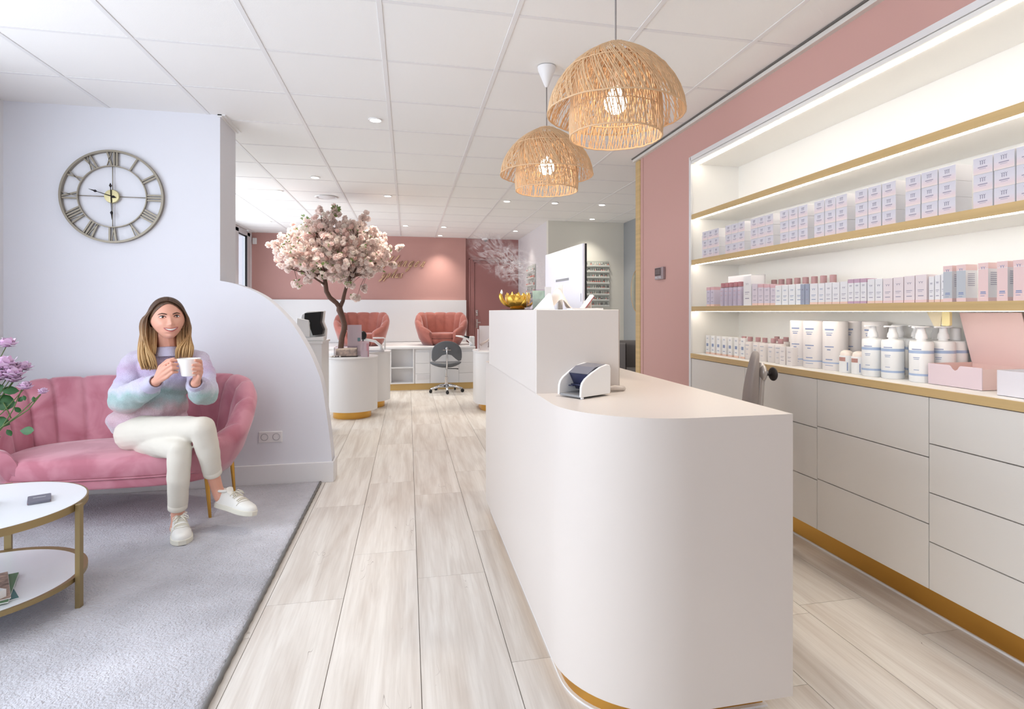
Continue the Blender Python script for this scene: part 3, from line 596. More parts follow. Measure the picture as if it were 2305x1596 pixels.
# sneakers
SHOE = mat('white_shoe_leather', (238, 236, 230), .42); SOLE = mat('shoe_sole', (226, 222, 208), .6); LACE = mat('shoe_lace', (226, 220, 204), .85)
def sneaker(M, nm):
    st = [(-.002, .012, .060), (.006, .026, .074), (.03, .034, .080), (.07, .036, .078), (.105, .038, .074), (.14, .042, .064), (.175, .046, .052), (.21, .046, .044), (.238, .039, .038), (.256, .027, .031), (.266, .012, .024)]
    rows = []
    for x, w_, h_ in st:
        yo = .004*sin(max(0, x)/.27*pi); r = []
        for k in range(17):
            a = pi*k/16; cx_ = cos(a); q = abs(cx_)**.75*(1 if cx_ > 0 else -1)
            r.append(M @ V((x, yo+w_*q, .018+(h_-.0)*sin(a)**.8)))
        rows.append(r)
    B = MB().grid(rows, flip=True); B.f.append(tuple(range(17))); B.f.append(tuple(range(10*17, 11*17))[::-1]); up_ = obj('sneaker', B, SHOE, woman, smooth='all', label=nm)
    ol = [(x, yo_+w_) for x, w_, yo_ in [(x, w_+.005, .004*sin(max(0, x)/.27*pi)) for x, w_, _ in st]]; ol2 = [(x, yo_-w_) for x, w_, yo_ in [(x, w_+.005, .004*sin(max(0, x)/.27*pi)) for x, w_, _ in st]]
    full = [(x+(-.004 if i == 0 else .004 if i == len(ol)-1 else 0), y) for i, (x, y) in enumerate(ol2)]+[(x+(-.004 if i == 0 else .004 if i == len(ol)-1 else 0), y) for i, (x, y) in reversed(list(enumerate(ol)))]
    obj('sole', MB().prism(full, 0, .026, M), SOLE, up_, smooth=True, bevel=.003)
    B = MB()
    def top(x):
        for (x0, w0, h0), (x1, w1, h1) in zip(st[:-1], st[1:]):
            if x0 <= x <= x1: t = (x-x0)/(x1-x0); return w0+(w1-w0)*t, h0+(h1-h0)*t
        return .04, .05
    def sp(x, a):
        w_, h_ = top(x); cx_ = cos(a); q = abs(cx_)**.75*(1 if cx_ > 0 else -1); return V((x, .003+w_*q, .018+h_*sin(a)**.8+.002))
    for i, x in enumerate((.105, .122, .139, .156, .173)):
        B.tube([M @ sp(x+(.004 if i % 2 else -.002), pi/2+.75-1.5*j/6) for j in range(7)], .0027, 6)
    for s_ in (-1, 1):
        B.tube([M @ (sp(.10, pi/2)+V(p)) for p in ((0, 0, .002), (.004, s_*.018, .012), (.018, s_*.034, .006), (.034, s_*.036, -.008), (.020, s_*.022, .004), (.004, s_*.006, .004))], .0026, 6)
        B.tube([M @ (sp(.10, pi/2)+V(p)) for p in ((0, 0, .002), (.020, s_*.012, .0), (.045, s_*.022, -.012))], .0026, 6)
    obj('laces', B, LACE, up_, smooth='all')
    obj('tongue', MB().grid([[M @ V((.062+.012*i, y, .088+.004*(2-i)+.006*(1-(y/.022)**2)+(.016 if i == 0 else 0))) for y in (-.022, -.012, 0, .012, .022)] for i in range(5)]), SHOE, up_, smooth='all')
    obj('collar_lining', MB().tube([M @ V((.030+.036*cos(a), .033*sin(a), .092+.012*cos(a)*.4)) for a in [2*pi*i/20 for i in range(20)]], .0075, 8, closed=True), SHOE, up_, smooth='all')
    obj('toe_cap_seam', MB().tube([M @ (sp(.192-.02*abs(cos(a))**1.5, a)) for a in [.35+i*(pi-.7)/12 for i in range(13)]], .0013, 5), SOLE, up_, smooth='all')
def frame(o, x, roll=0):
    x = V(x).normalized(); y = V((0, 0, 1)).cross(x).normalized(); z = x.cross(y)
    M = Matrix((x, y, z)).transposed().to_4x4(); M.translation = V(o); return M @ Matrix.Rotation(roll, 4, 'X')
sneaker(frame((-1.222, 3.440, .0165), (.39, -.92, 0)), 'white lace-up sneaker flat on the rug')
sneaker(frame((-1.035, 3.470, .118), (.235, -.155, -.022), radians(-8)), 'white lace-up sneaker hanging off the rug on crossed leg')
# cup
cc = V((-1.118, 3.290, 0))
CUPM = mat('white_porcelain', (246, 244, 240), .15, coat=.5)
cup = thing('cup', 'white porcelain coffee cup held by the woman in both hands', 'cup', (cc.x, cc.y, .865))
prof = [(.0, 0), (.034, 0), (.036, .004), (.045, .045), (.056, .089), (.0545, .0905), (.052, .088), (.042, .045), (.033, .008), (0, .006)]
obj('cup_bowl', MB().lathe(prof, (cc.x, cc.y, .865), 40, cap=False), CUPM, cup, smooth=True)
hd = -Vector((.939, .3445, 0)); hz = .865
obj('cup_handle', MB().tube([(cc.x+hd.x*r, cc.y+hd.y*r, hz+z) for r, z in ((.050, .078), (.066, .082), (.078, .070), (.078, .050), (.066, .034), (.046, .028))], .0052, 8), CUPM, cup, smooth='all')
# ------------------------------------------------------------------ rug
RUGM = mat('silver_rug_pile', (200, 201, 208), .95, bump=1.0, bscale=110, var=.30, vscale=1.7, sheen=.4)
nt = RUGM.node_tree
for nd in nt.nodes:
    if nd.type == 'BUMP': nd.inputs['Distance'].default_value = .010
rug = thing('rug', 'large silver grey deep-pile rug under the sofa and coffee table', 'rug', (-1.5, 2.4, 0))
B = MB(); rr_ = random.Random(5); rows = []; nx, ny = 150, 190
for j in range(ny+1):
    y = .75+(4.215-.75)*j/ny; r = []
    for i in range(nx+1):
        x = -2.505+(-.605+2.505)*i/nx
        edge = .5 if i in (0, nx) or j in (0, ny) else 1
        r.append((x+(rr_.random()-.5)*.007, y+(rr_.random()-.5)*.007, (.0125+.005*rr_.random()+.002*sin(x*9+y*4)*sin(y*7-x*3))*edge))
    rows.append(r)
o = obj('pile', B.grid(rows), RUGM, rug, smooth='all', kind='stuff')
obj('backing', MB().box(-2.505, -.607, .75, 4.215, .0005, .007), mat('rug_backing_grey', (120, 118, 116), .9), rug)
B = MB(); y = .75
pp = [(-.598+.0012*sin(k*1.7)+.001*rr_.random(), .75+k*.02, .0085) for k in range(174)]
obj('edge_binding', B.tube(pp, .0085, 6), mat('rug_backing_grey', (120, 118, 116), .9), rug, smooth='all')
# ------------------------------------------------------------------ sofa
def velvet(name, c, c2):
    m = mat(name, c, .75, bump=.12, bscale=260, sheen=.75); N = m.node_tree.nodes; L = m.node_tree.links; b = N['Principled BSDF']
    tc = N.new('ShaderNodeTexCoord'); n = N.new('ShaderNodeTexNoise'); n.inputs['Scale'].default_value = 4.5; n.inputs['Detail'].default_value = 3; n.inputs['Distortion'].default_value = .8; L.new(tc.outputs['Object'], n.inputs[0])
    rp = N.new('ShaderNodeValToRGB'); rp.color_ramp.elements[0].position = .38; rp.color_ramp.elements[1].position = .6; rp.color_ramp.elements[0].color = lin(c2); rp.color_ramp.elements[1].color = lin(c)
    L.new(n.outputs[0], rp.inputs[0]); L.new(rp.outputs[0], b.inputs['Base Color']); return m
VEL = velvet('pink_velvet', (208, 144, 158), (184, 112, 128)); VELC = velvet('coral_velvet', (168, 100, 88), (150, 86, 76))
def shell_mesh(cx, cyo, ao, bo, cyi, ai, bi, t0, nch, zr_f, zin, zbot, taper, bulge=.020, ex=2.5, sub=10, zcb=None):
    def se(c0, c1, a, b, t):
        ct, st = cos(t), sin(t); e = 2/ex
        return Vector((c0+a*abs(ct)**e*(1 if ct > 0 else -1), c1+b*abs(st)**e*(1 if st > 0 else -1), 0))
    rows = []; N_ = nch*sub
    for i in range(N_+1):
        t = t0+(pi-2*t0)*i/N_; pi_ = se(cx, cyi, ai, bi, t); po = se(cx, cyo, ao, bo, t); cen = Vector((cx, cyo, 0))
        ph = (i % sub)/sub; s_ = sin(pi*ph); bl = bulge*(max(s_, 0)**.5)
        zr = zr_f(po.y); r = []
        inn = (Vector((cx, cyi-.05, 0))-pi_).normalized(); pb = cen+(po-cen)*taper
        for f_, z, bw in ((0, zin-.07, 1), (0, zin, 1), (.10, zin+(zr-zin)*.3, 1), (.22, zin+(zr-zin)*.62, 1), (.38, zin+(zr-zin)*.87, .95), (.58, zr-.004, .75), (.76, zr+.004, .5), (.92, zr-.008, .3)):
            p = pi_.lerp(po, f_)+inn*(bl*bw); p.z = z+(bl*.45 if f_ > .3 else 0)-(0 if s_ > .05 else .004); r.append(p)
        for f_, z in ((0, zr-.05), (.12, zr-(zr-zbot)*.32), (.5, zr-(zr-zbot)*.72), (1, zbot), (1.12, zbot-.001)):
            p = po.lerp(pb, f_); p.z = z; r.append(p)
        rows.append(r)
    return rows
def zr_s(y):
    t = min(1, max(0, (y-3.47)/(4.08-3.47))); return .47+.315*t*t*(3-2*t)
sofa = thing('sofa', 'pink velvet two-seat sofa with channelled shell back and brass legs', 'sofa', (-1.63, 3.8, 0))
rows = shell_mesh(-1.63, 3.785, .71, .385, 3.745, .555, .305, radians(-52), 15, zr_s, .40, .255, .80)
B = MB().grid(rows)
for rw, fl in ((rows[0], 0), (rows[-1], 1)):
    c_ = sum(rw, Vector())/len(rw); n0 = len(B.v)
    k_ = len(rw); c_ = c_+Vector((0, -.022, 0)); B.v += [tuple(p) for p in rw]+[tuple(c_)]
    B.f += [((n0+i, n0+i+1, n0+k_) if fl else (n0+i+1, n0+i, n0+k_)) for i in range(k_-1)]
    B.f.append((n0+k_-1, n0, n0+k_) if fl else (n0, n0+k_-1, n0+k_))
obj('channelled_back', B, VEL, sofa, smooth='all')
def seat_outline(cx, cyi, a, b, yf, n=40, ex=2.5, t0=-.5):
    P = []
    for i in range(n+1):
        t = t0+(pi-2*t0)*i/n; ct, st = cos(t), sin(t); e = 2/ex
        P.append((cx+a*abs(ct)**e*(1 if ct > 0 else -1), max(yf, cyi+b*abs(st)**e*(1 if st > 0 else -1))))
    return P
def cushion(ol, cx, cy, zs):      # stacked scaled outlines -> rounded cushion
    rows = []
    for sc, z in zs: rows.append([(cx+(x-cx)*sc, cy+(y-cy)*sc, z) for x, y in ol])
    B = MB().grid(rows, closed=True); n0 = len(B.v); B.v.append((cx, cy, zs[-1][1]+.004)); k = len(ol); b0 = (len(zs)-1)*k
    B.f += [(b0+i, b0+(i+1) % k, n0) for i in range(k)]; B.f.append(tuple(range(k))[::-1]); return B
def front_curve(P, cx, yf, a, depth):    # add a convex front between ends
    x1, x0 = P[0][0], P[-1][0]; m = 24
    F = [(x0+(x1-x0)*i/m, P[0][1]-depth*(1-(2*i/m-1)**4)) for i in range(1, m)]
    return P+F
ol = seat_outline(-1.63, 3.745, .575, .325, 3.0, t0=-.75); ol = front_curve(ol, -1.63, 3.5, .5, .045)
seatz = [(.93, .300), (.965, .301), (.985, .315), (.99, .345), (.985, .375), (.96, .398), (.90, .412), (.6, .424), (.3, .428)]
obj('seat_cushion', cushion(ol, -1.63, 3.76, seatz), VEL, sofa, smooth='all')
obj('seat_base', cushion(ol, -1.63, 3.76, [(.90, .245), (.955, .246), (.965, .256), (.965, .285), (.955, .2985), (.92, .2995)]), VEL, sofa, smooth='all')
obj('piping', MB().tube([(-1.63+(x+1.63)*.982, 3.76+(y-3.76)*.982, .301) for x, y in ol], .0045, 6, closed=True), VEL, sofa, smooth='all')
for x, y in ((-1.112, 3.60), (-2.148, 3.60), (-1.10, 4.03), (-2.16, 4.03)):
    s_ = 1 if x > -1.6 else -1
    obj('leg', MB().tube([(x-s_*.02, y, .255), (x, y-.005, .013)], [.014, .008], 10), BRASS, sofa, smooth=True)
# ------------------------------------------------------------------ coffee table
tx, ty, tr_ = -1.667, 2.624, .368
GT = mat('milk_glass_top', (236, 241, 245), .3, coat=.15)
t = thing('coffee_table', 'round two-tier coffee table with white tops and antique gold frame', 'table', (tx, ty, 0))
obj('table_top', MB().lathe([(0, 0), (tr_-.006, 0), (tr_-.006, .006), (0, .006)], (tx, ty, .4255), 72, cap=False), GT, t, smooth=True)
obj('top_rim', MB().lathe([(tr_-.02, -.0), (tr_, -.0), (tr_, .0285), (tr_-.006, .0285), (tr_-.006, .022), (tr_-.02, .022)], (tx, ty, .403), 72, cap=False).grid([]) if False else MB().lathe([(tr_-.02, 0), (tr_, 0), (tr_, .0285), (tr_-.0055, .0285), (tr_-.0055, .0222), (tr_-.02, .0222), (tr_-.02, 0)], (tx, ty, .403), 72, cap=False), BRONZE, t, smooth=True)
lr = .366
obj('lower_shelf', MB().lathe([(0, 0), (lr-.022, 0), (lr-.022, .006), (0, .006)], (tx, ty, .128), 72, cap=False), GT, t, smooth=True)
obj('lower_rim', MB().lathe([(lr-.022, -.004), (lr, -.004), (lr, .014), (lr-.006, .0145), (lr-.022, .010), (lr-.022, -.004)], (tx, ty, .124), 72, cap=False), BRONZE, t, smooth=True)
for a in (0, 104, 180, 284):
    a = radians(a-1); M = Matrix.Translation((tx+.380*cos(a), ty+.380*sin(a), 0)) @ Matrix.Rotation(a, 4, 'Z')
    obj('leg', MB().box(-.0115, .0065, -.013, .013, .015, .430, M), BRONZE, t, bevel=.001)
bk = obj('booklet', MB().prism(rrect(-.052, .052, -.037, .037, .006, 3), 0, .010, Matrix.Translation((-1.467, 2.690, .4325)) @ Matrix.Rotation(radians(-62), 4, 'Z')), mat('slate_cover', (112, 112, 124), .45), smooth=True, bevel=.001)
tag(bk, 'slate grey closed booklet with a thin white line on coffee table top', 'booklet')
obj('printed_line', MB().box(-.02, .02, .008, .011, .0101, .0105, Matrix.Translation((-1.467, 2.690, .4325)) @ Matrix.Rotation(radians(28), 4, 'Z')), W_LAQ, bk)
obj('page_block', MB().box(-.049, .051, -.035, .036, .0020, .0080, Matrix.Translation((-1.4675, 2.6895, .4315)) @ Matrix.Rotation(radians(-62), 4, 'Z')), mat('brown_pages', (140, 96, 88), .7), bk)
ac = thing('acrylic_holder', 'clear ribbed acrylic card holder on coffee table at picture edge', 'holder', (-1.66, 2.64, .432))
M = Matrix.Translation((-1.652, 2.655, .432)) @ Matrix.Rotation(radians(25), 4, 'Z')
obj('holder_base', MB().box(-.03, .055, -.03, .03, 0, .004, M), GLASS, ac)
obj('holder_body', MB().box(-.03, .03, -.012, .012, .004, .05, M).box(-.03, .03, -.024, -.018, .004, .032, M), mat('frosted_acrylic', (226, 226, 232), .3, trans=.6), ac, bevel=.002)
# magazines, tray and glass box on the lower shelf
MZ = [mat('magazine_teal', (60, 120, 118), .4), mat('magazine_green', (86, 128, 92), .4), mat('magazine_photo', (176, 150, 134), .4, var=.6, vscale=30)]
for i, (dx, rz, nm) in enumerate(((0, -52, 'teal magazine at the bottom of lower shelf stack'), (.006, -66, 'green patterned magazine in middle of lower shelf stack'), (-.01, -58, 'magazine with people photos under the white tray edge'))):
    M = Matrix.Translation((-1.585+dx, 2.52, .1345+i*.0052)) @ Matrix.Rotation(radians(rz), 4, 'Z')
    o = tag(obj('magazine', MB().box(-.145, .145, -.105, .105, 0, .0045, M), MZ[i]), nm, 'magazine')
    obj('pages', MB().box(-.144, .1455, -.104, .106, .0008, .0037, M), W_LAQ, o)
M = Matrix.Translation((-1.565, 2.445, .1505)) @ Matrix.Rotation(radians(-25), 4, 'Z')
tr2 = thing('tray', 'white rectangular tray holding green leaflet on lower table shelf', 'tray', (-1.60, 2.44, .1505))
obj('tray_body', MB().box(-.13, .10, -.06, .06, 0, .003, M).box(.096, .10, -.06, .06, .003, .028, M).box(-.13, -.126, -.06, .06, .003, .028, M).box(-.13, .10, -.064, -.06, 0, .028, M).box(-.13, .10, .06, .064, 0, .028, M), W_LAQ, tr2)
obj('leaflet', MB().box(-.12, .09, -.055, .055, .004, .02, M), mat('leaflet_print', (120, 142, 110), .4, var=.7, vscale=40), tr2)
M = Matrix.Translation((-1.60, 2.475, .1795)) @ Matrix.Rotation(radians(-35), 4, 'Z')
gb_ = thing('glass_case', 'clear glass case with grey base on magazines of lower table shelf', 'case', (-1.60, 2.47, .18))
obj('case_base', MB().prism(rrect(-.10, .10, -.07, .07, .02, 5), 0, .008, M), mat('pink_grey_board', (206, 196, 204), .5), gb_, smooth=True)
obj('grey_insert', MB().prism(rrect(-.088, .088, -.058, .058, .015, 5), .008, .022, M), mat('grey_insert', (120, 120, 128), .5), gb_, smooth=True)
obj('case_lid', MB().prism(rrect(-.080, .080, -.050, .050, .02, 5), .022, .052, M), GLASS, gb_, smooth=True, bevel=.006)
# ------------------------------------------------------------------ flowers
rf = random.Random(11)
VX = Vector((-1.72, 2.50, .432))
vz = thing('flower_vase', 'clear glass vase of lilac flowers on the coffee table', 'flowers', VX)
obj('vase', MB().lathe([(0, 0), (.04, 0), (.05, .02), (.055, .10), (.045, .19), (.05, .20), (.047, .20), (.042, .19), (.05, .10), (.045, .02), (0, .01)], VX, 28, cap=False), GLASS, vz, smooth=True)
STEM = mat('stem_green', (92, 112, 62), .6); LEAF = mat('leaf_green', (44, 92, 46), .45, var=.25, vscale=20); PET = mat('petal_lilac', (230, 200, 226), .6, var=.12, vscale=40, sss=.1)
heads = [((-1.47, 2.49, 1.0), .04), ((-1.515, 2.47, .935), .038), ((-1.44, 2.49, .965), .034), ((-1.455, 2.50, .975), .040), ((-1.485, 2.48, .955), .036), ((-1.425, 2.52, .985), .030), ((-1.50, 2.52, .985), .036), ((-1.445, 2.50, .945), .030), ((-1.53, 2.50, .96), .036), ((-1.485, 2.53, 1.075), .032), ((-1.408, 2.50, .915), .026), ((-1.352, 2.50, .895), .018), ((-1.56, 2.46, 1.01), .04)]
for (p, r) in heads:
    p = Vector(p); b0 = VX+Vector((rf.uniform(-.02, .02), rf.uniform(-.02, .02), .06)); mid = b0.lerp(p, .55)+Vector((-.02, 0, .015))
    st = obj('stem', MB().tube([b0, b0.lerp(mid, .5)+Vector((-.008, 0, .01)), mid, mid.lerp(p, .5)+Vector((.006, 0, -.004)), p], [.003, .0026, .0024, .002, .0016], 6), STEM, vz, smooth='all')
    B = MB()
    for ly, (np_, el, sc) in enumerate(((9, .0, 1), (9, .45, .95), (8, .85, .85), (6, 1.2, .65), (7, -.5, .8))):
        for k in range(np_):
            a = 2*pi*(k+rf.random()*.4)/np_+ly; d = Vector((cos(a)*cos(el), sin(a)*cos(el), sin(el))); sd = Vector((-sin(a), cos(a), 0)); nn = d.cross(sd)
            L_ = r*sc*rf.uniform(.85, 1.15); w_ = L_*.42
            B.add([p, p+d*L_*.5+sd*w_-nn*.15*w_, p+d*L_*.5-sd*w_-nn*.15*w_, p+d*L_*.95+sd*w_*.6+nn*.5*w_, p+d*L_*.95-sd*w_*.6+nn*.5*w_, p+d*L_*1.08+nn*.7*w_], [(0, 1, 2), (1, 3, 4, 2), (3, 5, 4)])
    obj('blossom', B, PET, st, smooth='all')
lf = [((-1.50, 2.49, .90), 20, .07), ((-1.47, 2.50, .885), -30, .06), ((-1.52, 2.48, .86), 60, .08), ((-1.475, 2.50, .845), 10, .07), ((-1.49, 2.50, .80), -20, .07), ((-1.50, 2.49, .775), 15, .075), ((-1.425, 2.51, .86), 40, .03), ((-1.435, 2.51, .84), -50, .03), ((-1.40, 2.5, .752), 2, .055), ((-1.46, 2.51, .757), -60, .03), ((-1.455, 2.49, .91), -10, .055), ((-1.55, 2.49, .83), 30, .08), ((-1.54, 2.49, .93), 45, .07), ((-1.48, 2.48, .925), 80, .05), ((-1.405, 2.50, .885), -70, .022), ((-1.372, 2.5, .88), -80, .022), ((-1.505, 2.48, .745), -15, .05), ((-1.50, 2.51, .83), 70, .07)]
for (p, a, L_) in lf:
    p = Vector(p)-Vector((L_*.5, 0, 0)); a = radians(a); d = Vector((cos(a), rf.uniform(-.3, .3), sin(a))).normalized(); sd = d.cross(Vector((.3, -1, .3))).normalized(); nn = d.cross(sd)
    W_ = L_*.30; B = MB(); vs = [p]
    for t_, w_ in ((.25, .8), (.5, 1), (.75, .7)): vs += [p+d*L_*t_+sd*W_*w_+nn*W_*.3, p+d*L_*t_, p+d*L_*t_-sd*W_*w_+nn*W_*.3]
    vs.append(p+d*L_)
    B.add(vs, [(0, 2, 1), (0, 3, 2), (1, 2, 5, 4), (2, 3, 6, 5), (4, 5, 8, 7), (5, 6, 9, 8), (7, 8, 10), (8, 9, 10)])
    obj('leaf', B, LEAF, vz, smooth='all')
for pts in (((-1.60, 2.5, .62), (-1.50, 2.5, .74), (-1.45, 2.5, .83), (-1.425, 2.51, .91)), ((-1.60, 2.5, .62), (-1.48, 2.5, .77), (-1.40, 2.5, .83), (-1.36, 2.5, .885)), ((-1.455, 2.5, .80), (-1.47, 2.5, .84), (-1.48, 2.5, .86))):
    obj('stem', MB().tube([VX+Vector((0, 0, .08))]*0+list(pts), .0022, 6), STEM, vz, smooth='all')
# ------------------------------------------------------------------ wall clock
kx, kz, ky = -1.890, 1.952, 4.225
ck = thing('wall_clock', 'large round skeleton wall clock of antique metal with roman numerals', 'clock', (kx, ky, kz))
def ck_p(r, a, y=0): a = radians(a); return Vector((kx+r*sin(a), ky+y, kz+r*cos(a)))
def ring(r, w, d, name):
    B = MB(); rows = []
    for i in range(96):
        a = i*3.75; rows.append([ck_p(r-w/2, a, -d/2), ck_p(r+w/2, a, -d/2), ck_p(r+w/2, a, d/2), ck_p(r-w/2, a, d/2)])
    rows.append(rows[0]); B.grid(rows, closed=True); return obj(name, B, CLOCKM, ck, smooth=True)
ring(.297, .013, .026, 'outer_ring'); ring(.200, .006, .018, 'inner_ring')
for a in (0, 90, 180, 270): obj('spoke', MB().tube([ck_p(.03, a), ck_p(.205, a)], .0028, 6), CLOCKM, ck, smooth='all')
def stroke(B, a, u0, v0, u1, v1, w=.0085):     # u across, v along radius (0 inner .. 1 outer)
    a_ = radians(a); rad = Vector((sin(a_), 0, cos(a_))); tan = Vector((cos(a_), 0, -sin(a_)))
    p0 = Vector((kx, ky, kz))+rad*(.203+.088*v0)+tan*u0; p1 = Vector((kx, ky, kz))+rad*(.203+.088*v1)+tan*u1
    d = (p1-p0).normalized(); s_ = d.cross(Vector((0, 1, 0))).normalized()*w/2; y = Vector((0, .005, 0))
    B.add([p0+s_-y, p0-s_-y, p1-s_-y, p1+s_-y, p0+s_+y, p0-s_+y, p1-s_+y, p1+s_+y], [(0, 1, 2, 3), (7, 6, 5, 4), (0, 4, 5, 1), (1, 5, 6, 2), (2, 6, 7, 3), (3, 7, 4, 0)])
def numeral(B, a, s_):
    wd = {'I': .017, 'V': .034, 'X': .036}; W_ = sum(wd[c] for c in s_); u = -W_/2
    for c in s_:
        if c == 'I': stroke(B, a, u+.0085, 0, u+.0085, 1, .010)
        elif c == 'V': stroke(B, a, u+.004, 1, u+.017, 0, .010); stroke(B, a, u+.030, 1, u+.017, 0, .004)
        else: stroke(B, a, u+.004, 1, u+.030, 0, .010); stroke(B, a, u+.030, 1, u+.004, 0, .004)
        u += wd[c]
for i, s_ in enumerate(('XII', 'I', 'II', 'III', 'IIII', 'V', 'VI', 'VII', 'VIII', 'IX', 'X', 'XI')):
    B = MB(); numeral(B, i*30, s_); obj('numeral', B, CLOCKM, ck)
MH = Matrix.Translation((kx, ky-.004, kz)) @ Matrix.Rotation(pi/2, 4, 'X')
obj('hub', MB().lathe([(0, -.006), (.042, -.006), (.045, 0), (.042, .012), (0, .014)], (0, 0, 0), 32, MH, cap=False), mat('hub_gold', (186, 176, 136), .4, .8), ck, smooth=True)
HB = mat('clock_hand_dark', (44, 40, 42), .5, .5)
def hand(a, L_, tail, nm):
    B = MB(); B.tube([ck_p(-tail, a, -.022), ck_p(0, a, -.022), ck_p(L_*.62, a, -.022), ck_p(L_*.70, a, -.022), ck_p(L_*.78, a, -.022), ck_p(L_, a, -.022)], [.0025, .003, .002, .009, .004, .0008], 8)
    B.tube([ck_p(-tail, a, -.022), ck_p(-tail-.012, a, -.022), ck_p(-tail-.03, a, -.022)], [.002, .009, .001], 8); obj(nm, B, HB, ck, smooth='all')
hand(288, .135, .0, 'hour_hand'); hand(178, .155, .055, 'minute_hand')
# ------------------------------------------------------------------ wall sockets
def sockets(x0, z0, n, sz, y, nm):
    t = thing('wall_socket', nm, 'socket', (x0+n*sz/2, y, z0+sz/2))
    obj('frame_plate', MB().box(x0, x0+n*sz, y-.009, y, z0, z0+sz), W_LAQ, t, bevel=.004)
    for i in range(n):
        M = Matrix.Translation((x0+(i+.5)*sz, y-.009, z0+sz/2)) @ Matrix.Rotation(pi/2, 4, 'X')
        obj('socket_insert', MB().lathe([(sz*.32, .0025), (sz*.27, .003), (sz*.25, -.006), (0, -.006)], (0, 0, 0), 24, M, cap=False), mat('socket_grey', (188, 186, 190), .4), t, smooth=True)
        obj('socket_pin', MB().lathe([(0, .0), (sz*.035, .0)], (-sz*.11, 0, -.0055), 8, M, cap=False).lathe([(0, .0), (sz*.035, .0)], (sz*.11, 0, -.0055), 8, M, cap=False), BLACKP, t)
sockets(-1.005, .296, 2, .0765, 4.2395, 'white double wall socket beside the sofa on curved wall')
# ------------------------------------------------------------------ rattan pendants
RAT = mat('rattan_strand', (226, 190, 150), .65, bump=.1, bscale=300, var=.08, vscale=25)
CORD = mat('cord_grey', (150, 144, 142), .6)
BULB = mat('bulb_glow', (255, 240, 220), .5, emit=16)
def spl(P, r):
    for (r0, z0), (r1, z1) in zip(P[:-1], P[1:]):
        if z1 <= r <= z0: t = (z0-r)/(z0-z1); return r0+(r1-r0)*t
    return P[-1][0]
outer = [(.045, 0), (.062, -.008), (.088, -.022), (.125, -.045), (.160, -.073), (.190, -.105), (.216, -.140), (.234, -.175), (.246, -.212), (.252, -.250)]
inner = [(.085, -.045), (.110, -.062), (.132, -.085), (.146, -.110), (.156, -.15), (.165, -.20), (.170, -.25), (.171, -.30), (.168, -.335)]
def strands(prof, n, twist, rad, rj, wob=.0):
    B = MB(); L = [0]
    for a, b in zip(prof[:-1], prof[1:]): L.append(L[-1]+math.hypot(b[0]-a[0], b[1]-a[1]))
    m = len(prof)
    for k in range(n):
        a0 = 2*pi*(k+rj.uniform(-.14, .14))/n; tw = twist*rj.uniform(.85, 1.15); ph = rj.uniform(0, 6); P = []
        for i in range(m):
            t = L[i]/L[-1]; a = a0+tw*t+wob*sin(ph+t*7)
            P.append((prof[i][0]*cos(a), prof[i][0]*sin(a), prof[i][1]))
        B.tube(P, rad*rj.uniform(.8, 1.15), 4, cap=False)
    return B
def hoop(r, z, rad, rj): return [(r*cos(a)+rj.uniform(-.001, .001), r*sin(a), z+rj.uniform(-.0012, .0012)) for a in [2*pi*i/72 for i in range(72)]]
def pendant(x, y, z, lab, seed):
    rj = random.Random(seed); t = thing('pendant_lamp', lab, 'pendant lamp', (0, 0, 0), 'woven rattan dome pendant lamps')
    B = strands(outer, 170, .62, .0022, rj, .008); b2 = strands(outer[2:], 90, -.22, .0018, rj, .01); B.add(b2.v, b2.f)
    obj('outer_shade', B, RAT, t, smooth='all')
    B = strands(inner, 120, .40, .0021, rj, .012); b2 = strands(inner, 84, -.22, .0018, rj, .012); B.add(b2.v, b2.f)
    obj('inner_shade', B, RAT, t, smooth='all')
    for r_, z_, w_ in ((.252, -.250, .0032), (.047, -.001, .004), (.19, -.103, .002)): obj('shade_hoop', MB().tube(hoop(r_, z_, 0, rj), w_, 6, closed=True), RAT, t, smooth='all')
    for r_, z_, w_ in ((.168, -.335, .0034), (.167, -.245, .0022), (.085, -.045, .003)): obj('inner_hoop', MB().tube(hoop(r_, z_, 0, rj), w_, 6, closed=True), RAT, t, smooth='all')
    obj('cord', MB().tube([(0, 0, CZ-z-.05), (0, 0, -.10)], .0035, 8), CORD, t, smooth='all')
    obj('socket', MB().lathe([(0, -.08), (.018, -.08), (.022, -.13), (.020, -.155), (0, -.155)], seg=20, cap=False), W_LAQ, t, smooth=True)
    obj('bulb', MB().lathe([(.013, -.155), (.03, -.175), (.042, -.20), (.040, -.225), (.025, -.243), (0, -.248)], seg=24, cap=False), BULB, t, smooth='all')
    obj('ceiling_cone', MB().lathe([(.004, CZ-z-.112), (.010, CZ-z-.108), (.030, CZ-z-.06), (.047, CZ-z-.02), (.050, CZ-z-.002)], seg=32), W_LAQ, t, smooth=True)
    t.location = (x, y, z)
    spot('pendant_downlight', (x, y, z-.26), 16, (1, .90, .78), 1.7, .8, .05)
    return t
pendant(.751, 2.0, 2.18, 'nearer and larger-looking woven rattan dome pendant lamp over the counter', 1)
pendant(.740, 3.03, 2.195, 'farther woven rattan dome pendant lamp with white ceiling cone', 2)
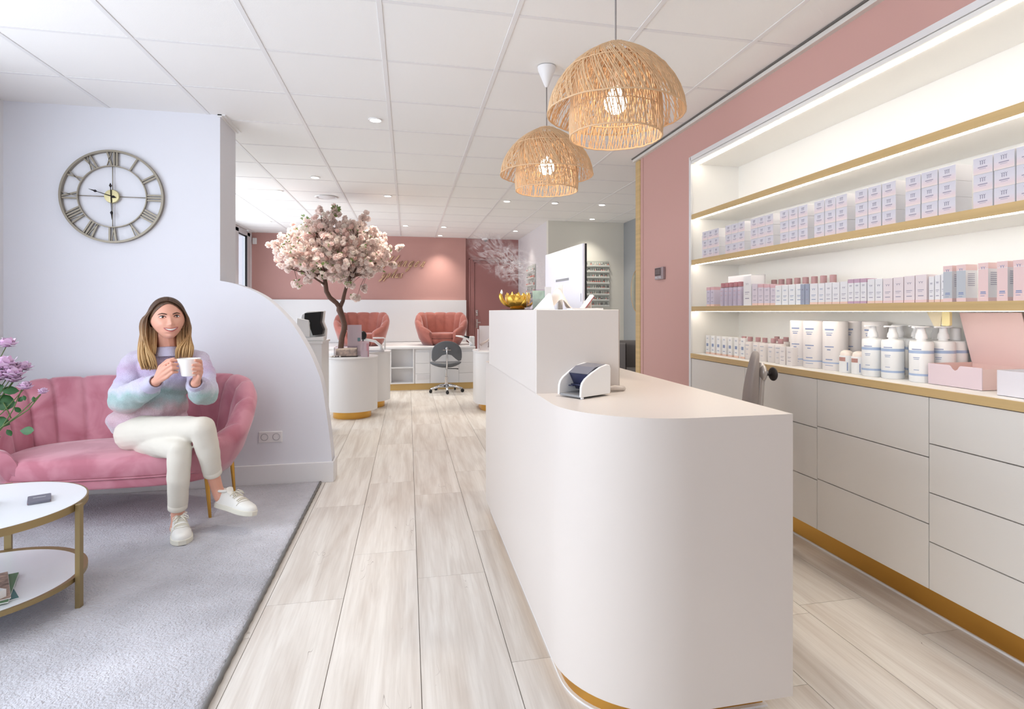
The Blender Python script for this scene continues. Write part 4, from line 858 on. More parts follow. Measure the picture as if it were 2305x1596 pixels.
# ------------------------------------------------------------------ products on the niche shelves
CARD = mat('carton_white', (240, 238, 240), .45)
INK = mat('ink_grey_violet', (166, 160, 178), .5); INKB = mat('ink_blue', (140, 154, 190), .5); INKP = mat('ink_rose', (208, 160, 168), .5)
def grad_mat(name, cols, z0, z1):
    m = bpy.data.materials.new(name); m.use_nodes = True; N = m.node_tree.nodes; L = m.node_tree.links; b = N['Principled BSDF']
    tc = N.new('ShaderNodeTexCoord'); sp = N.new('ShaderNodeSeparateXYZ'); L.new(tc.outputs['Object'], sp.inputs[0])
    mr = N.new('ShaderNodeMapRange'); mr.inputs['From Min'].default_value = z0; mr.inputs['From Max'].default_value = z1; L.new(sp.outputs['Z'], mr.inputs[0])
    rp = N.new('ShaderNodeValToRGB'); L.new(mr.outputs[0], rp.inputs[0]); e = rp.color_ramp.elements
    e[0].position = cols[0][0]; e[0].color = lin(cols[0][1]); e[1].position = cols[-1][0]; e[1].color = lin(cols[-1][1])
    for p, c in cols[1:-1]: k = e.new(p); k.color = lin(c)
    L.new(rp.outputs[0], b.inputs['Base Color']); b.inputs['Roughness'].default_value = .4
    return m
LILG = grad_mat('carton_lilac_pink_print', [(0, (242, 226, 220)), (.22, (236, 218, 222)), (.55, (226, 222, 230)), (1, (218, 216, 226))], 0, .058)
def scribble(B, x, y, z, w, h, n=3):     # looping handwriting-like logo on a face looking -X
    P = []
    for i in range(n*8+1):
        t = i/8.0; P.append((x, y-w/2+w*(t/n)+w*.10*sin(2*pi*t), z+h*.5*cos(2*pi*t)))
    P = [(x, y+w/2-(p[1]-(y-w/2)), p[2]) for p in P]
    B.tube(P, .0007, 3, cap=False)
def bars(B, x, y, z, w, h): B.box(x-.0003, x, y-w/2, y+w/2, z-h/2, z+h/2)
BW, BH, BD = .0705, .0595, .075
c0 = thing('gift_carton', 'x', 'box', (0, 0, 0), 'square lilac cartons stacked in blocks')
obj('carton', MB().box(.0004, BD, .0006, BW-.0006, 0, BH), CARD, c0, bevel=.0006, seg=1)
obj('front_print', MB().box(0, .0004, .0015, BW-.0015, .001, BH-.001), LILG, c0)
B = MB(); scribble(B, -.0006, BW*.5, BH*.68, .022, .015); bars(B, -.0002, BW*.5, BH*.40, .034, .0035); bars(B, -.0002, BW*.5, BH*.30, .024, .0012)
obj('lettering', B, INK, c0)
starts = [3.573, 3.286, 3.012, 2.745, 2.480, 2.214, 1.949, 1.666]
cl = ['at the niche end', 'second from niche end', 'third from niche end', 'fourth from niche end', 'fifth from niche end', 'third from the right edge', 'second from the right edge', 'cut by the right picture edge']
first = True
for i, y1 in enumerate(starts):
    for r in range(3):
        for c in range(3):
            w_ = .0705*(1 if i < 3 else 1.05); loc = (1.968+random.uniform(0, .002), y1-(c+1)*w_, 1.563+r*.0600)
            lb = 'lilac square carton, %s row %s, block %s' % (('bottom', 'middle', 'top')[r], ('left', 'centre', 'right')[c], cl[i])
            if first: c0.location = loc; c0['label'] = lb; first = False
            else: dup(c0, loc, None, lb)
# a few flat items seen beside first block
tag(obj('flat_carton', MB().box(1.975, 2.05, 3.578, 3.592, 1.563, 1.72), CARD), 'thin white carton on edge left of the first lilac carton block', 'box')
def box_item(y1, y0, x, d, z, h, top=None, bot=None, side=None, ink=INK, lab='', group=None, name='product_box', front=None, band=.16, inkz=(.72, .45)):
    t = thing(name, lab, 'box', ((x+d/2), (y0+y1)/2, z), group); w = y1-y0
    obj('carton', MB().box(x, x+d, y0+.0008, y1-.0008, z, z+h), front or CARD, t, bevel=.0006, seg=1)
    if top: obj('top_band', MB().box(x-.0004, x+d*.995, y0+.0003, y1-.0003, z+h*(1-band), z+h-.0008), top, t)
    if bot: obj('bottom_band', MB().box(x-.0004, x+d*.995, y0+.0003, y1-.0003, z+.0008, z+h*.10), bot, t)
    B = MB(); yc = (y0+y1)/2
    scribble(B, x-.0007, yc, z+h*inkz[0], w*.42, h*.07, 2); bars(B, x-.0004, yc, z+h*inkz[1], w*.55, h*.022); bars(B, x-.0004, yc+w*.06, z+h*(inkz[1]-.06), w*.4, h*.014); bars(B, x-.0004, yc, z+h*.24, w*.5, h*.03)
    obj('lettering', B, ink, t)
    return t
def bottle(x, y, z, r, h, cap_r, cap_h, body, capm, lab, band=None, ink=INKB, group=None, name='bottle', pump=False, cat='bottle', neck=.008):
    t = thing(name, lab, cat, (x, y, z), group)
    obj('body', MB().lathe([(0, 0), (r*.93, 0), (r, .004), (r, h*.93), (r*.93, h*.985), (r*.55, h), (r*.4, h+.001), (r*.38, h+neck), (0, h+neck)], (x, y, z), 24, cap=False), body, t, smooth=True)
    if pump:
        k = h+neck
        obj('pump', MB().lathe([(0, k), (r*.5, k), (r*.46, k+cap_h*.35), (r*.36, k+cap_h*.5), (r*.30, k+cap_h*.9), (r*.72, k+cap_h*.93), (r*.74, k+cap_h), (0, k+cap_h)], (x, y, z), 20, cap=False).box(x-.042, x, y-.006, y+.006, z+k+cap_h*.88, z+k+cap_h*.97), capm, t, smooth=True)
    else: obj('cap', MB().lathe([(0, h+neck*.3), (cap_r, h+neck*.3), (cap_r, h+cap_h), (cap_r*.9, h+cap_h+.001), (0, h+cap_h+.001)], (x, y, z), 20, cap=False), capm, t, smooth=True)
    if band:
        for zb, hb in ((.70, .07), (.16, .05)): obj('print_band', MB().lathe([(r+.0005, h*zb), (r+.0005, h*(zb+hb))], (x, y, z), 24, cap=False), band, t, smooth=True)
    B = MB()
    for zz_, w_, hh in ((.80, .9, .022), (.60, .6, .014), (.56, .5, .012), (.30, .5, .014)):
        n = 6; rows = [[(x+(r+.0009)*cos(a), y+(r+.0009)*sin(a), z+h*(zz_+dz)) for a in [pi+.45*(-w_+2*w_*q/n)+.35 for q in range(n+1)]] for dz in (-hh/2, hh/2)]
        B.grid(rows)
    obj('lettering', B, ink, t)
    return t
ROSE = mat('cap_rose', (190, 150, 152), .35); ROSEB = mat('band_rose', (226, 184, 190), .45); PEACH = mat('band_peach', (240, 206, 190), .45); LILP = mat('body_lilac', (206, 196, 214), .3)
BLUEG = mat('box_blue_grey', (166, 172, 190), .45); MAUV = mat('band_mauve', (204, 170, 190), .45); PINKT = mat('band_pale_pink', (240, 210, 208), .45); BLB = mat('band_blue', (168, 186, 216), .4)
WPL = mat('white_plastic', (242, 242, 242), .3); FRO = mat('frosted_white', (236, 230, 228), .35); GREYF = mat('carton_grey_side', (196, 200, 206), .45)
zC = 1.236; ord_ = ['left', 'second', 'third', 'fourth', 'fifth', 'sixth', 'seventh', 'eighth', 'ninth']
K = 1.015
for i in range(2): box_item(3.575-.052*i, 3.575-.052*i-.047, 2.0, .05, zC, .130, ROSEB, PEACH, front=mat('box_lilac', (216, 208, 224), .45), lab='slim lilac box with rose top, %s of the pair at niche end' % ord_[i], group='slim lilac boxes')
obj_ = box_item(3.42, 3.16, 2.07, .10, zC, .195, lab='large plain white carton behind the slender lilac tubes', name='white_carton')
for i in range(5): bottle(2.015, 3.385-.050*i, zC, .019, .118, .016, .030, LILP, mat('cap_dark_rose', (186, 128, 136), .35), 'slender lilac tube with dark rose cap, %s in the row of five' % ord_[i], group='slender lilac tubes', name='tube', ink=INKP)
box_item(3.135, 3.055, 2.0, .09, zC, .180, lab='tall white carton right of the five lilac tubes', name='white_carton')
for i in range(4): box_item(3.045-.058*i, 3.045-.058*i-.053, 2.0, .06, zC, .128-.004*i, ROSEB if i else None, PEACH, front=mat('box_pale_lilac', (226, 216, 226), .45), lab='pale lilac box with thin rose bands, %s of four before the bottles' % ord_[i], group='pale lilac boxes')
for i in range(8): bottle(2.225, 3.155-.072*i, zC, .026, .118, .017, .042, WPL, ROSE, 'white bottle with metallic rose cap at back of lowest shelf, %s of eight' % ord_[i], group='rose capped bottles at the back of the lowest shelf')
for i in range(4): box_item(2.812-.057*i, 2.812-.057*i-.052, 1.99, .055, zC, .108, None, None, front=WPL, lab='small white box with blue print, %s of four in front of rose capped bottles' % ord_[i], group='small white boxes', ink=INKB)
for i in range(2): box_item(2.590-.035*i, 2.590-.035*i-.033, 1.978, .07, zC, .105, front=BLUEG, lab='narrow blue grey box, %s of the touching pair on lowest shelf' % ord_[i], group='blue grey boxes')
ys = [2.519, 2.459, 2.411, 2.363, 2.313, 2.263]
for i in range(5): box_item(ys[i], ys[i+1]+.003, 1.978, .06, zC, .104-.002*(i % 2), None, PEACH, lab='white box with peach foot, %s right of the blue grey pair' % ord_[i], group='white boxes with peach foot', ink=INKB if i < 2 else INK)
for i in range(3): box_item(2.262-.037*i, 2.262-.037*i-.035, 1.976, .055, zC, .112, MAUV, MAUV, lab='mauve banded box, %s of three mauve banded boxes' % ord_[i], group='mauve banded boxes')
for i in range(2): box_item(2.150-.042*i, 2.150-.042*i-.040, 1.978, .055, zC, .106, None, PEACH, lab='white box with grey print, %s of the pair right of mauve boxes' % ord_[i], group='white boxes with grey print')
for i in range(4): box_item(2.066-.053*i, 2.066-.053*i-.050, 1.978, .05, zC, .104+.002*i, None, PINKT, front=mat('box_blush', (240, 228, 230), .45), lab='blush box with round violet emblem, %s of four' % ord_[i], group='blush boxes with emblem')
for i in range(3): box_item(1.854-.026*i, 1.854-.026*i-.024, 1.985, .045, zC, .100+.004*i, None, PEACH, lab='narrow blush carton, %s of three before the tall pink topped boxes' % ord_[i], group='narrow blush cartons')
yy = [1.781, 1.728, 1.646, 1.580, 1.526]
for i, y in enumerate(yy):
    t = box_item(y+.003, y-.034, 1.976, .052, zC, .136, PINKT, PINKT, front=None, lab='tall white box with pink top and foot, %s of five at right edge' % ord_[i], group='tall pink topped boxes', ink=INKB, inkz=(.86, .20))
    obj('grey_face', MB().box(1.9755, 1.976, y-.033, y+.002, zC+.014, zC+.136*.83), GREYF if i < 2 else PINKT, t)
    B = MB()
    for q in range(7): B.box(1.985, 2.015, y-.0347, y-.0343, zC+.100-q*.007, zC+.102-q*.007)
    obj('side_text', B, INK, t)
# worktop level
zD = .9055
for i in range(7): box_item(3.80-.071*i-.135, 3.80-.071*i-.046-.135, 2.045, .04, zD, .128, None, PEACH, front=WPL, lab='upright white tube box with blue square, %s of seven at worktop end' % ord_[i], group='white tube boxes on the worktop', ink=INKB, inkz=(.84, .50))
for o in [o for o in COL.objects if o.name.startswith('product_box') and o.get('group') == 'white tube boxes on the worktop']:
    x_, y_, z_ = o.location; obj('blue_square', MB().box(2.0442, 2.0448, y_-.012, y_+.012, z_+.054, z_+.074), INKB, o)
for i in range(6): bottle(2.075-.005*(i % 2), 3.245-.074*i, zD, .030, .110, .015, .028, FRO, ROSE, 'frosted white lotion bottle with rose cap, %s of six standing on worktop' % ord_[i], group='frosted lotion bottles on the worktop')
for i in range(3): bottle(2.17, 3.05-.085*i, zD, .026, .118, .015, .026, FRO, ROSE, 'frosted bottle with rose cap in the rear row, %s of three' % ord_[i], group='rear frosted bottles')
for i in range(2): box_item(2.838-.060*i, 2.838-.060*i-.050, 2.035, .04, zD, .100, front=mat('box_clear_white', (238, 232, 230), .3), lab='low clear-white carton, %s of the pair left of the big canisters' % ord_[i], group='low clear-white cartons')
def canister(x, y, r, h, lab, band=BLB):
    t = thing('canister', lab, 'canister', (x, y, zD), 'tall white canisters')
    obj('body', MB().lathe([(0, 0), (r*.98, 0), (r, .003), (r, h-.006), (r*.96, h), (0, h)], (x, y, zD), 36, cap=False), FRO, t, smooth=True)
    obj('print_band', MB().lathe([(r+.0006, h*.14), (r+.0006, h*.165)], (x, y, zD), 36, cap=False), band, t, smooth=True)
    B = MB()
    for zz_, w_, hh in ((.83, .8, .03), (.76, .6, .012), (.72, .45, .02), (.48, .8, .02), (.42, .3, .02), (.22, .6, .018), (.10, .7, .010)):
        n = 8; B.grid([[(x+(r+.0009)*cos(a), y+(r+.0009)*sin(a), zD+h*(zz_+dz)) for a in [pi+.35+.5*(-w_+2*w_*q/n) for q in range(n+1)]] for dz in (-hh/2, hh/2)])
    obj('lettering', B, INKB, t)
canister(2.115, 2.762, .056, .246, 'tall white canister, leftmost of the big canisters on the worktop')
canister(2.105, 2.635, .060, .246, 'tall white canister second from left with violet print')
canister(2.115, 2.505, .058, .246, 'tall white canister third from left, right of the violet print one')
canister(2.24, 2.52, .055, .246, 'tall white canister in the rear behind the third canister')
canister(2.24, 2.39, .055, .246, 'tall white canister in the rear above the two small jars')
for i in range(2):
    x_, y_ = 2.085, 2.395-.078*i
    t = thing('roll_on_jar', 'short white jar with domed lid and brown pink label, %s of two' % ord_[i], 'jar', (x_, y_, zD), 'short domed jars')
    obj('jar_body', MB().lathe([(0, 0), (.030, 0), (.032, .003), (.032, .082), (0, .082)], (x_, y_, zD), 28, cap=False), WPL, t, smooth=True)
    obj('jar_lid', MB().lathe([(.028, .082), (.028, .090), (.024, .100), (.014, .106), (0, .108)], (x_, y_, zD), 28, cap=False), mat('lid_beige', (240, 228, 218), .4), t, smooth=True)
    n = 6; obj('label_patch', MB().grid([[(x_+.0326*cos(a), y_+.0326*sin(a), zD+z) for a in [pi-.4+1.1*q/n for q in range(n+1)]] for z in (.055, .074)]), mat('label_brown_rose', (186, 140, 132), .5), t)
    obj('lettering', MB().grid([[(x_+.0328*cos(a), y_+.0328*sin(a), zD+z) for a in [pi+.9+.14*q/2 for q in range(3)]] for z in (.01, .05)]), INKB, t)
pb = [(2.085, 2.235, 'front row, leftmost'), (2.095, 2.135, 'front row, second'), (2.185, 2.080, 'rear row behind second and third'), (2.108, 2.003, 'front row, third and nearest the pink box'), (2.205, 1.990, 'rear row, just right of the third front one'), (2.28, 2.090, 'rear row, fifth from left'), (2.277, 1.998, 'rear row beside the pink box lid'), (2.27, 2.275, 'rear row behind the leftmost'), (2.272, 2.183, 'rear row centre, mostly hidden')]
for i, (x_, y_, nm) in enumerate(pb): bottle(x_, y_, zD, .044, .172, .02, .052, WPL, W_LAQ, 'large white pump bottle with blue bands, '+nm, band=BLB, group='white pump bottles', name='pump_bottle', pump=(i != 6))
PB = mat('pale_pink_card', (236, 206, 200), .5); PBO = mat('lilac_pink_card', (222, 204, 210), .5)
t = thing('open_gift_box', 'open pale pink box with notched front and raised lid on worktop', 'box', (2.18, 1.83, .907))
ot = MB(); fy = [(1.945, .990), (1.852, .990), (1.846, .986), (1.838, .975), (1.828, .970), (1.818, .975), (1.811, .986), (1.806, .990), (1.721, .990), (1.721, .907), (1.945, .907)]
ot.add([(2.080, y, z) for y, z in fy]+[(2.083, y, z) for y, z in fy], [tuple(range(11)), tuple(range(21, 10, -1))]+[(i, (i+11), (i+1) % 11+11, (i+1) % 11) for i in range(11)])
obj('notched_front', ot, PBO, t)
obj('box_sides', MB().box(2.083, 2.30, 1.9425, 1.945, .907, .99).box(2.083, 2.30, 1.721, 1.7235, .907, .985).box(2.083, 2.30, 1.7235, 1.9425, .907, .910).box(2.2985, 2.301, 1.70, 1.945, .907, .985), PB, t)
obj('lid', MB().add([(2.300, 1.945, .985), (2.300, 1.70, .985), (2.235, 1.70, 1.195), (2.235, 1.945, 1.195), (2.303, 1.945, .986), (2.303, 1.70, .986), (2.238, 1.70, 1.196), (2.238, 1.945, 1.196)], [(0, 1, 2, 3), (7, 6, 5, 4), (0, 4, 5, 1), (1, 5, 6, 2), (2, 6, 7, 3), (3, 7, 4, 0)]), PB, t)
t = thing('white_gift_tray', 'white lidless box at right picture edge on worktop', 'box', (2.10, 1.50, .907))
obj('tray_shell', MB().prism(rrect(2.03, 2.17, 1.36, 1.632, .012, 4), .907, .910).grid([[(x, y, .910) for x, y in rrect(2.03, 2.17, 1.36, 1.632, .012, 4)], [(x, y, .994) for x, y in rrect(2.03, 2.17, 1.36, 1.632, .012, 4)], [(x, y, .994) for x, y in rrect(2.036, 2.164, 1.366, 1.626, .012, 4)], [(x, y, .912) for x, y in rrect(2.036, 2.164, 1.366, 1.626, .012, 4)]], closed=True), mat('lilac_white_card', (230, 226, 232), .45), t, smooth=True)
t = thing('ribbon_tag', 'beige tag with pale yellow clip hanging under lowest shelf', 'tag', (2.20, 1.99, 1.17))
obj('tag_card', MB().prism([(0, 0), (.035, -.062), (.066, -.062), (.075, 0)], 0, .003, Matrix(((0, 0, 1, 2.20), (-1, 0, 0, 2.065), (0, 1, 0, 1.20), (0, 0, 0, 1)))), mat('beige_card', (226, 212, 182), .5), t)
obj('tag_clip', MB().prism(rrect(0, .036, -.06, 0, .008, 4), 0, .012, Matrix(((0, 0, 1, 2.195), (-1, 0, 0, 1.988), (0, 1, 0, 1.20), (0, 0, 0, 1)))), mat('pale_yellow', (246, 230, 172), .4), t, smooth=True)
t = thing('brown_card', 'tilted taupe card with gold band behind pink lid', 'card', (2.29, 1.72, 1.1))
obj('card_panel', MB().add([(2.318, 1.80, 1.20), (2.318, 1.66, .99), (2.318, 1.60, .99), (2.318, 1.60, 1.20), (2.322, 1.80, 1.20), (2.322, 1.66, .99), (2.322, 1.60, .99), (2.322, 1.60, 1.20)], [(0, 1, 2, 3), (7, 6, 5, 4), (0, 4, 5, 1), (1, 5, 6, 2), (2, 6, 7, 3), (3, 7, 4, 0)]), mat('taupe_card', (196, 178, 166), .6), t)
obj('gold_band', MB().box(2.312, 2.317, 1.60, 1.765, 1.115, 1.14), mat('pale_gold', (232, 206, 140), .4), t)
# thermostat
t = thing('thermostat', 'small grey digital thermostat on the pink wall', 'thermostat', (1.94, 4.18, 1.5))
obj('housing', MB().box(1.930, 1.954, 4.115, 4.262, 1.452, 1.548), mat('thermostat_grey', (168, 156, 160), .3, .4), t, bevel=.004)
obj('display', MB().box(1.9285, 1.9305, 4.150, 4.255, 1.484, 1.542), mat('display_dark', (84, 78, 80), .2), t)
B = MB()
for i, c in enumerate('12:30'):
    pass
for k in range(4):
    yk = 4.246-k*.026-(.008 if k > 1 else 0)
    B.tube([(1.929, yk, 1.462), (1.929, yk, 1.476), (1.929, yk-.014, 1.476), (1.929, yk-.014, 1.462)], .0022, 4, closed=(k % 2 == 1))
obj('digits', B, mat('digit_white', (235, 235, 240), .4), t)
for q in range(4): obj('display_line', MB().box(1.928, 1.9287, 4.160, 4.246, 1.528-q*.010, 1.530-q*.010), mat('digit_grey', (170, 166, 166), .4), t)
# ------------------------------------------------------------------ things on the reception counter
def slab(B, M, x0, x1, y0, y1, z0, z1): return B.box(x0, x1, y0, y1, z0, z1, M)
t = thing('label_printer', 'white and navy label printer on counter before the raised box', 'printer', (.61, 1.93, .902))
ax = Vector((.121, .070, 0)).normalized(); ayv = Vector((-ax.y, ax.x, 0)); LM = Matrix((tuple(ax), tuple(ayv), (0, 0, 1))).transposed().to_4x4(); LM.translation = Vector((.572, 1.852, .9025))
prof = [(0, .006), (.150, .006), (.154, .012), (.156, .095), (.150, .108), (.135, .111), (.10, .104), (.055, .086), (.022, .068), (.008, .055), (.002, .040)]
for y in (0, .104):
    obj('side_shell', MB().add([LM @ Vector((x, y-(.006 if not y else -.006)*0, z)) for x, z in prof]+[LM @ Vector((x, y+.009, z)) for x, z in prof], [tuple(range(11)), tuple(range(21, 10, -1))]+[((i+1) % 11, i, i+11, (i+1) % 11+11) for i in range(11)]), WPL, t, smooth=True, bevel=.0025)
obj('navy_core', MB().add([LM @ Vector((x, y, z)) for y in (.0095, .1035) for x, z in ((.050, .078), (.085, .099), (.14, .106), (.148, .02), (.085, .02), (.075, .036))], [(0, 5, 4, 3, 2, 1), (6, 7, 8, 9, 10, 11)]+[(i, (i+1) % 6, (i+1) % 6+6, i+6) for i in range(6)]), mat('navy_plastic', (56, 58, 84), .25), t)
obj('smoked_lid', MB().add([LM @ Vector((x, y, z)) for y in (.011, .102) for x, z in ((.048, .0795), (.085, .1005), (.142, .1075), (.142, .110), (.083, .103), (.046, .082))], [(0, 5, 4, 3, 2, 1), (6, 7, 8, 9, 10, 11)]+[(i, (i+1) % 6, (i+1) % 6+6, i+6) for i in range(6)]), mat('smoked_plastic', (120, 120, 130), .15), t)
obj('base_tray', MB().box(.004, .150, .0095, .1035, .004, .012, LM), mat('tray_grey', (138, 138, 140), .3), t)
obj('tear_lever', MB().box(.055, .075, .03, .10, .036, .041, LM).box(.040, .056, .078, .098, .034, .038, LM), mat('navy_plastic', (56, 58, 84), .25), t, bevel=.001)
obj('foot', MB().lathe([(0, 0), (.006, 0), (.006, .006), (0, .006)], (0, 0, 0), 10, LM @ Matrix.Translation((.012, .006, 0)), cap=False), W_LAQ, t)
# monitor, seen from behind
mt = thing('monitor', 'white desktop computer seen from behind on the reception desk', 'monitor', (.82, 3.0, .902))
p0 = Vector((.838, 2.69, 0)); p1 = Vector((.80, 3.31, 0)); d_ = (p1-p0); w_ = d_.length; d_.normalize(); nrm = Vector((-d_.y, d_.x, 0)); nrm = -nrm if nrm.x < 0 else nrm   # towards staff side (+x)
MM = Matrix((tuple(d_), tuple(nrm), (0, 0, 1))).transposed().to_4x4(); MM.translation = p0+Vector((0, 0, 0))
if MM.to_3x3().determinant() < 0: pass
def obx(B, x0, x1, y0, y1, z0, z1): return B.box(x0, x1, y0, y1, z0, z1, MM)
obj('back_shell', obx(MB(), 0, w_, 0, .014, 1.06, 1.536), mat('monitor_white', (232, 232, 242), .25), mt, bevel=.004)
obj('front_glass', obx(MB(), 0, w_, .0142, .024, 1.06, 1.536), BLACKP, mt, bevel=.002)
B = MB()
for i in range(26): obx(B, .20+i*.0085, .206+i*.0085, -.001, .0005, 1.365, 1.378)
obj('vent_slots', B, mat('slot_grey', (150, 150, 154), .5), mt)
obj('side_port', obx(MB(), .018, .022, -.001, .0004, 1.25, 1.29), mat('slot_grey', (150, 150, 154), .5), mt)
obj('stand', obx(obx(MB(), w_*.38, w_*.62, -.05, -.002, .905, 1.20), w_*.33, w_*.67, -.09, .08, .902, .908), mat('monitor_white', (232, 232, 242), .25), mt, bevel=.003)
# gold bowl on a dark mat
zT = 1.2075
tag(obj('placemat', MB().prism(rrect(.475, .66, 2.76, 2.98, .02, 4), zT, zT+.004), mat('dark_brown_mat', (70, 44, 40), .6), smooth=True), 'thin dark brown mat under the gold bowl', 'mat')
GOLD = mat('gold_leaf_metal', (226, 184, 84), .32, .85, bump=.3, bscale=60)
bwl = thing('gold_bowl', 'gold bowl shaped like curling open petals on raised counter', 'bowl', (.545, 2.86, zT+.004))
bx, by, bz = .545, 2.86, zT+.004
rj = random.Random(4)
def petal(a, L_, h, w_, curl, nm, m=GOLD):
    rows = []; d = Vector((cos(a), sin(a), 0)); s_ = Vector((-sin(a), cos(a), 0))
    for i in range(9):
        t_ = i/8; r = .012+L_*(sin(t_*pi/2)**.9); z = h*t_**1.8; r -= curl*max(0, t_-.7)*.6; ww = w_*(.25+.75*sin(min(1, t_*1.15+.12)*pi*.72))*(1-.55*max(0, t_-.75)/.25)
        rows.append([Vector((bx, by, bz+.006+z+abs(q)**2*.015*t_+.002*sin(q*9)))+d*(r-abs(q)**2*.014)+s_*(ww*q) for q in (-1, -.66, -.33, 0, .33, .66, 1)])
    o = obj(nm, MB().grid(rows), m, bwl, smooth='all'); so = o.modifiers.new('th', 'SOLIDIFY'); so.thickness = .003
for i, (a, L_, h, w_) in enumerate(((-88, .050, .060, .048), (-35, .062, .064, .034), (-142, .060, .062, .034), (25, .055, .066, .040), (92, .050, .070, .046), (155, .055, .064, .038))): petal(radians(a), L_, h, w_, .01, 'petal')
petal(radians(-8), .098, .055, .013, .0, 'long_petal'); petal(radians(188), .088, .068, .012, .01, 'long_petal')
obj('white_tip', MB().lathe([(0, 0), (.006, .004), (.007, .012), (.003, .024), (0, .027)], (bx-.083, by-.012, bz+.073), 12, cap=False), WPL, bwl, smooth='all')
obj('bowl_foot', MB().lathe([(0, 0), (.035, 0), (.04, .005), (.02, .012), (0, .012)], (bx, by, bz), 24, cap=False), GOLD, bwl, smooth=True)
# leaflets and holders on the raised box (X .455-.77)
def panel(name, lab, cat, pts, th, m, group=None):
    a, b, c, d = [Vector(p) for p in pts]; n_ = (b-a).cross(d-a).normalized()*th
    o = obj(name, MB().add([a, b, c, d, a+n_, b+n_, c+n_, d+n_], [(3, 2, 1, 0), (4, 5, 6, 7), (0, 1, 5, 4), (1, 2, 6, 5), (2, 3, 7, 6), (3, 0, 4, 7)]), m)
    return tag(o, lab, cat, group)
t = thing('leaflet_holder', 'clear acrylic leaflet holder with green leaflet behind the card terminal', 'holder', (.60, 2.5, zT))
obj('acrylic_back', MB().box(.53, .64, 2.545, 2.549, zT, zT+.095).box(.53, .64, 2.50, 2.503, zT, zT+.05).box(.53, .64, 2.503, 2.545, zT, zT+.003), GLASS, t)
obj('leaflet', MB().box(.555, .635, 2.538, 2.543, zT+.004, zT+.088), mat('leaflet_green_white', (176, 196, 180), .5, var=.3, vscale=18), t)
obj('leaflet', MB().box(.61, .64, 2.530, 2.534, zT+.004, zT+.105), W_LAQ, t)
t = thing('card_terminal', 'white sloped card payment terminal on the raised counter box', 'terminal', (.58, 2.35, zT))
TM = Matrix.Translation((.512, 2.33, zT)) @ Matrix.Rotation(radians(-12), 4, 'Z')
obj('wedge_body', MB().add([TM @ Vector((x, y, z)) for y in (0, .075) for x, z in ((0, 0), (.062, .068), (.074, .068), (.090, .0))], [(0, 3, 2, 1), (4, 5, 6, 7), (0, 1, 5, 4), (1, 2, 6, 5), (2, 3, 7, 6), (3, 0, 4, 7)]), WPL, t, bevel=.003)
obj('screen', MB().add([TM @ (Vector((.03, y, .0355))+Vector((-.0012, 0, .001))) for y in (.01, .065)]+[TM @ (Vector((.052, y, .0580))+Vector((-.0012, 0, .001))) for y in (.065, .01)], [(0, 1, 2, 3)]), mat('screen_dark', (60, 64, 90), .2), t)
obj('keypad', MB().add([TM @ (Vector((.006, y, .0085))+Vector((-.0012, 0, .001))) for y in (.01, .065)]+[TM @ (Vector((.024, y, .029))+Vector((-.0012, 0, .001))) for y in (.065, .01)], [(0, 1, 2, 3)]), mat('keypad_grey', (176, 178, 196), .4), t)
t = thing('draped_cloth', 'cream paper tissue peaked like a tent beside the card terminal', 'tissue', (.66, 2.38, zT))
rows = []
for i in range(13):
    u = i/12; rows.append([Vector((.578+.125*u+.01*sin(v*3), 2.40-.075*v+.006*sin(u*9), zT+max(.002, (.098*math.exp(-((u-.42)/.26)**2)*(1-.55*v)+.004*sin(u*14+v*5)*(1-v)))) ) for v in [q/8 for q in range(9)]])
o = obj('tissue_sheet', MB().grid(rows), mat('cream_tissue', (236, 226, 218), .8), t, smooth='all'); so = o.modifiers.new('th', 'SOLIDIFY'); so.thickness = .0015
tag(obj('white_cube', MB().box(.640, .662, 2.41, 2.44, zT, zT+.110), WPL, bevel=.002), 'small white block standing behind the peaked cream tissue', 'block')
cs = thing('phone_stand', 'tilted white phone case with red edge near the monitor', 'case', (.715, 2.25, zT))
CM = Matrix.Translation((.690, 2.25, zT+.001)) @ Matrix.Rotation(radians(38), 4, 'Y')
obj('case_plate', MB().prism(rrect(0, .010, -.02, .02, .002, 2), 0, .078, CM), WPL, cs, smooth=True, bevel=.001)
obj('red_edge', MB().box(.0101, .0125, -.019, .019, .003, .076, CM), mat('dark_red', (168, 60, 74), .4), cs)
tag(obj('cream_box', MB().prism(rrect(.722, .748, 2.27, 2.31, .006, 4), zT, zT+.038), mat('cream_card', (236, 226, 216), .6), smooth=True), 'small rounded cream box right of the phone case', 'box')
tag(obj('paper_stack', MB().box(.62, .745, 2.12, 2.20, zT, zT+.006), W_LAQ), 'low white paper stack at front right of raised counter box', 'paper')
tag(obj('card_tent', MB().add([(.585, 2.72, zT), (.585, 2.78, zT), (.645, 2.78, zT), (.645, 2.72, zT), (.618, 2.72, zT+.045), (.618, 2.78, zT+.045)], [(0, 1, 2, 3), (0, 4, 5, 1), (3, 2, 5, 4), (0, 3, 4), (1, 5, 2)]), mat('pale_grey_card', (206, 206, 212), .5)), 'small pale grey folded card beside the gold bowl', 'card')
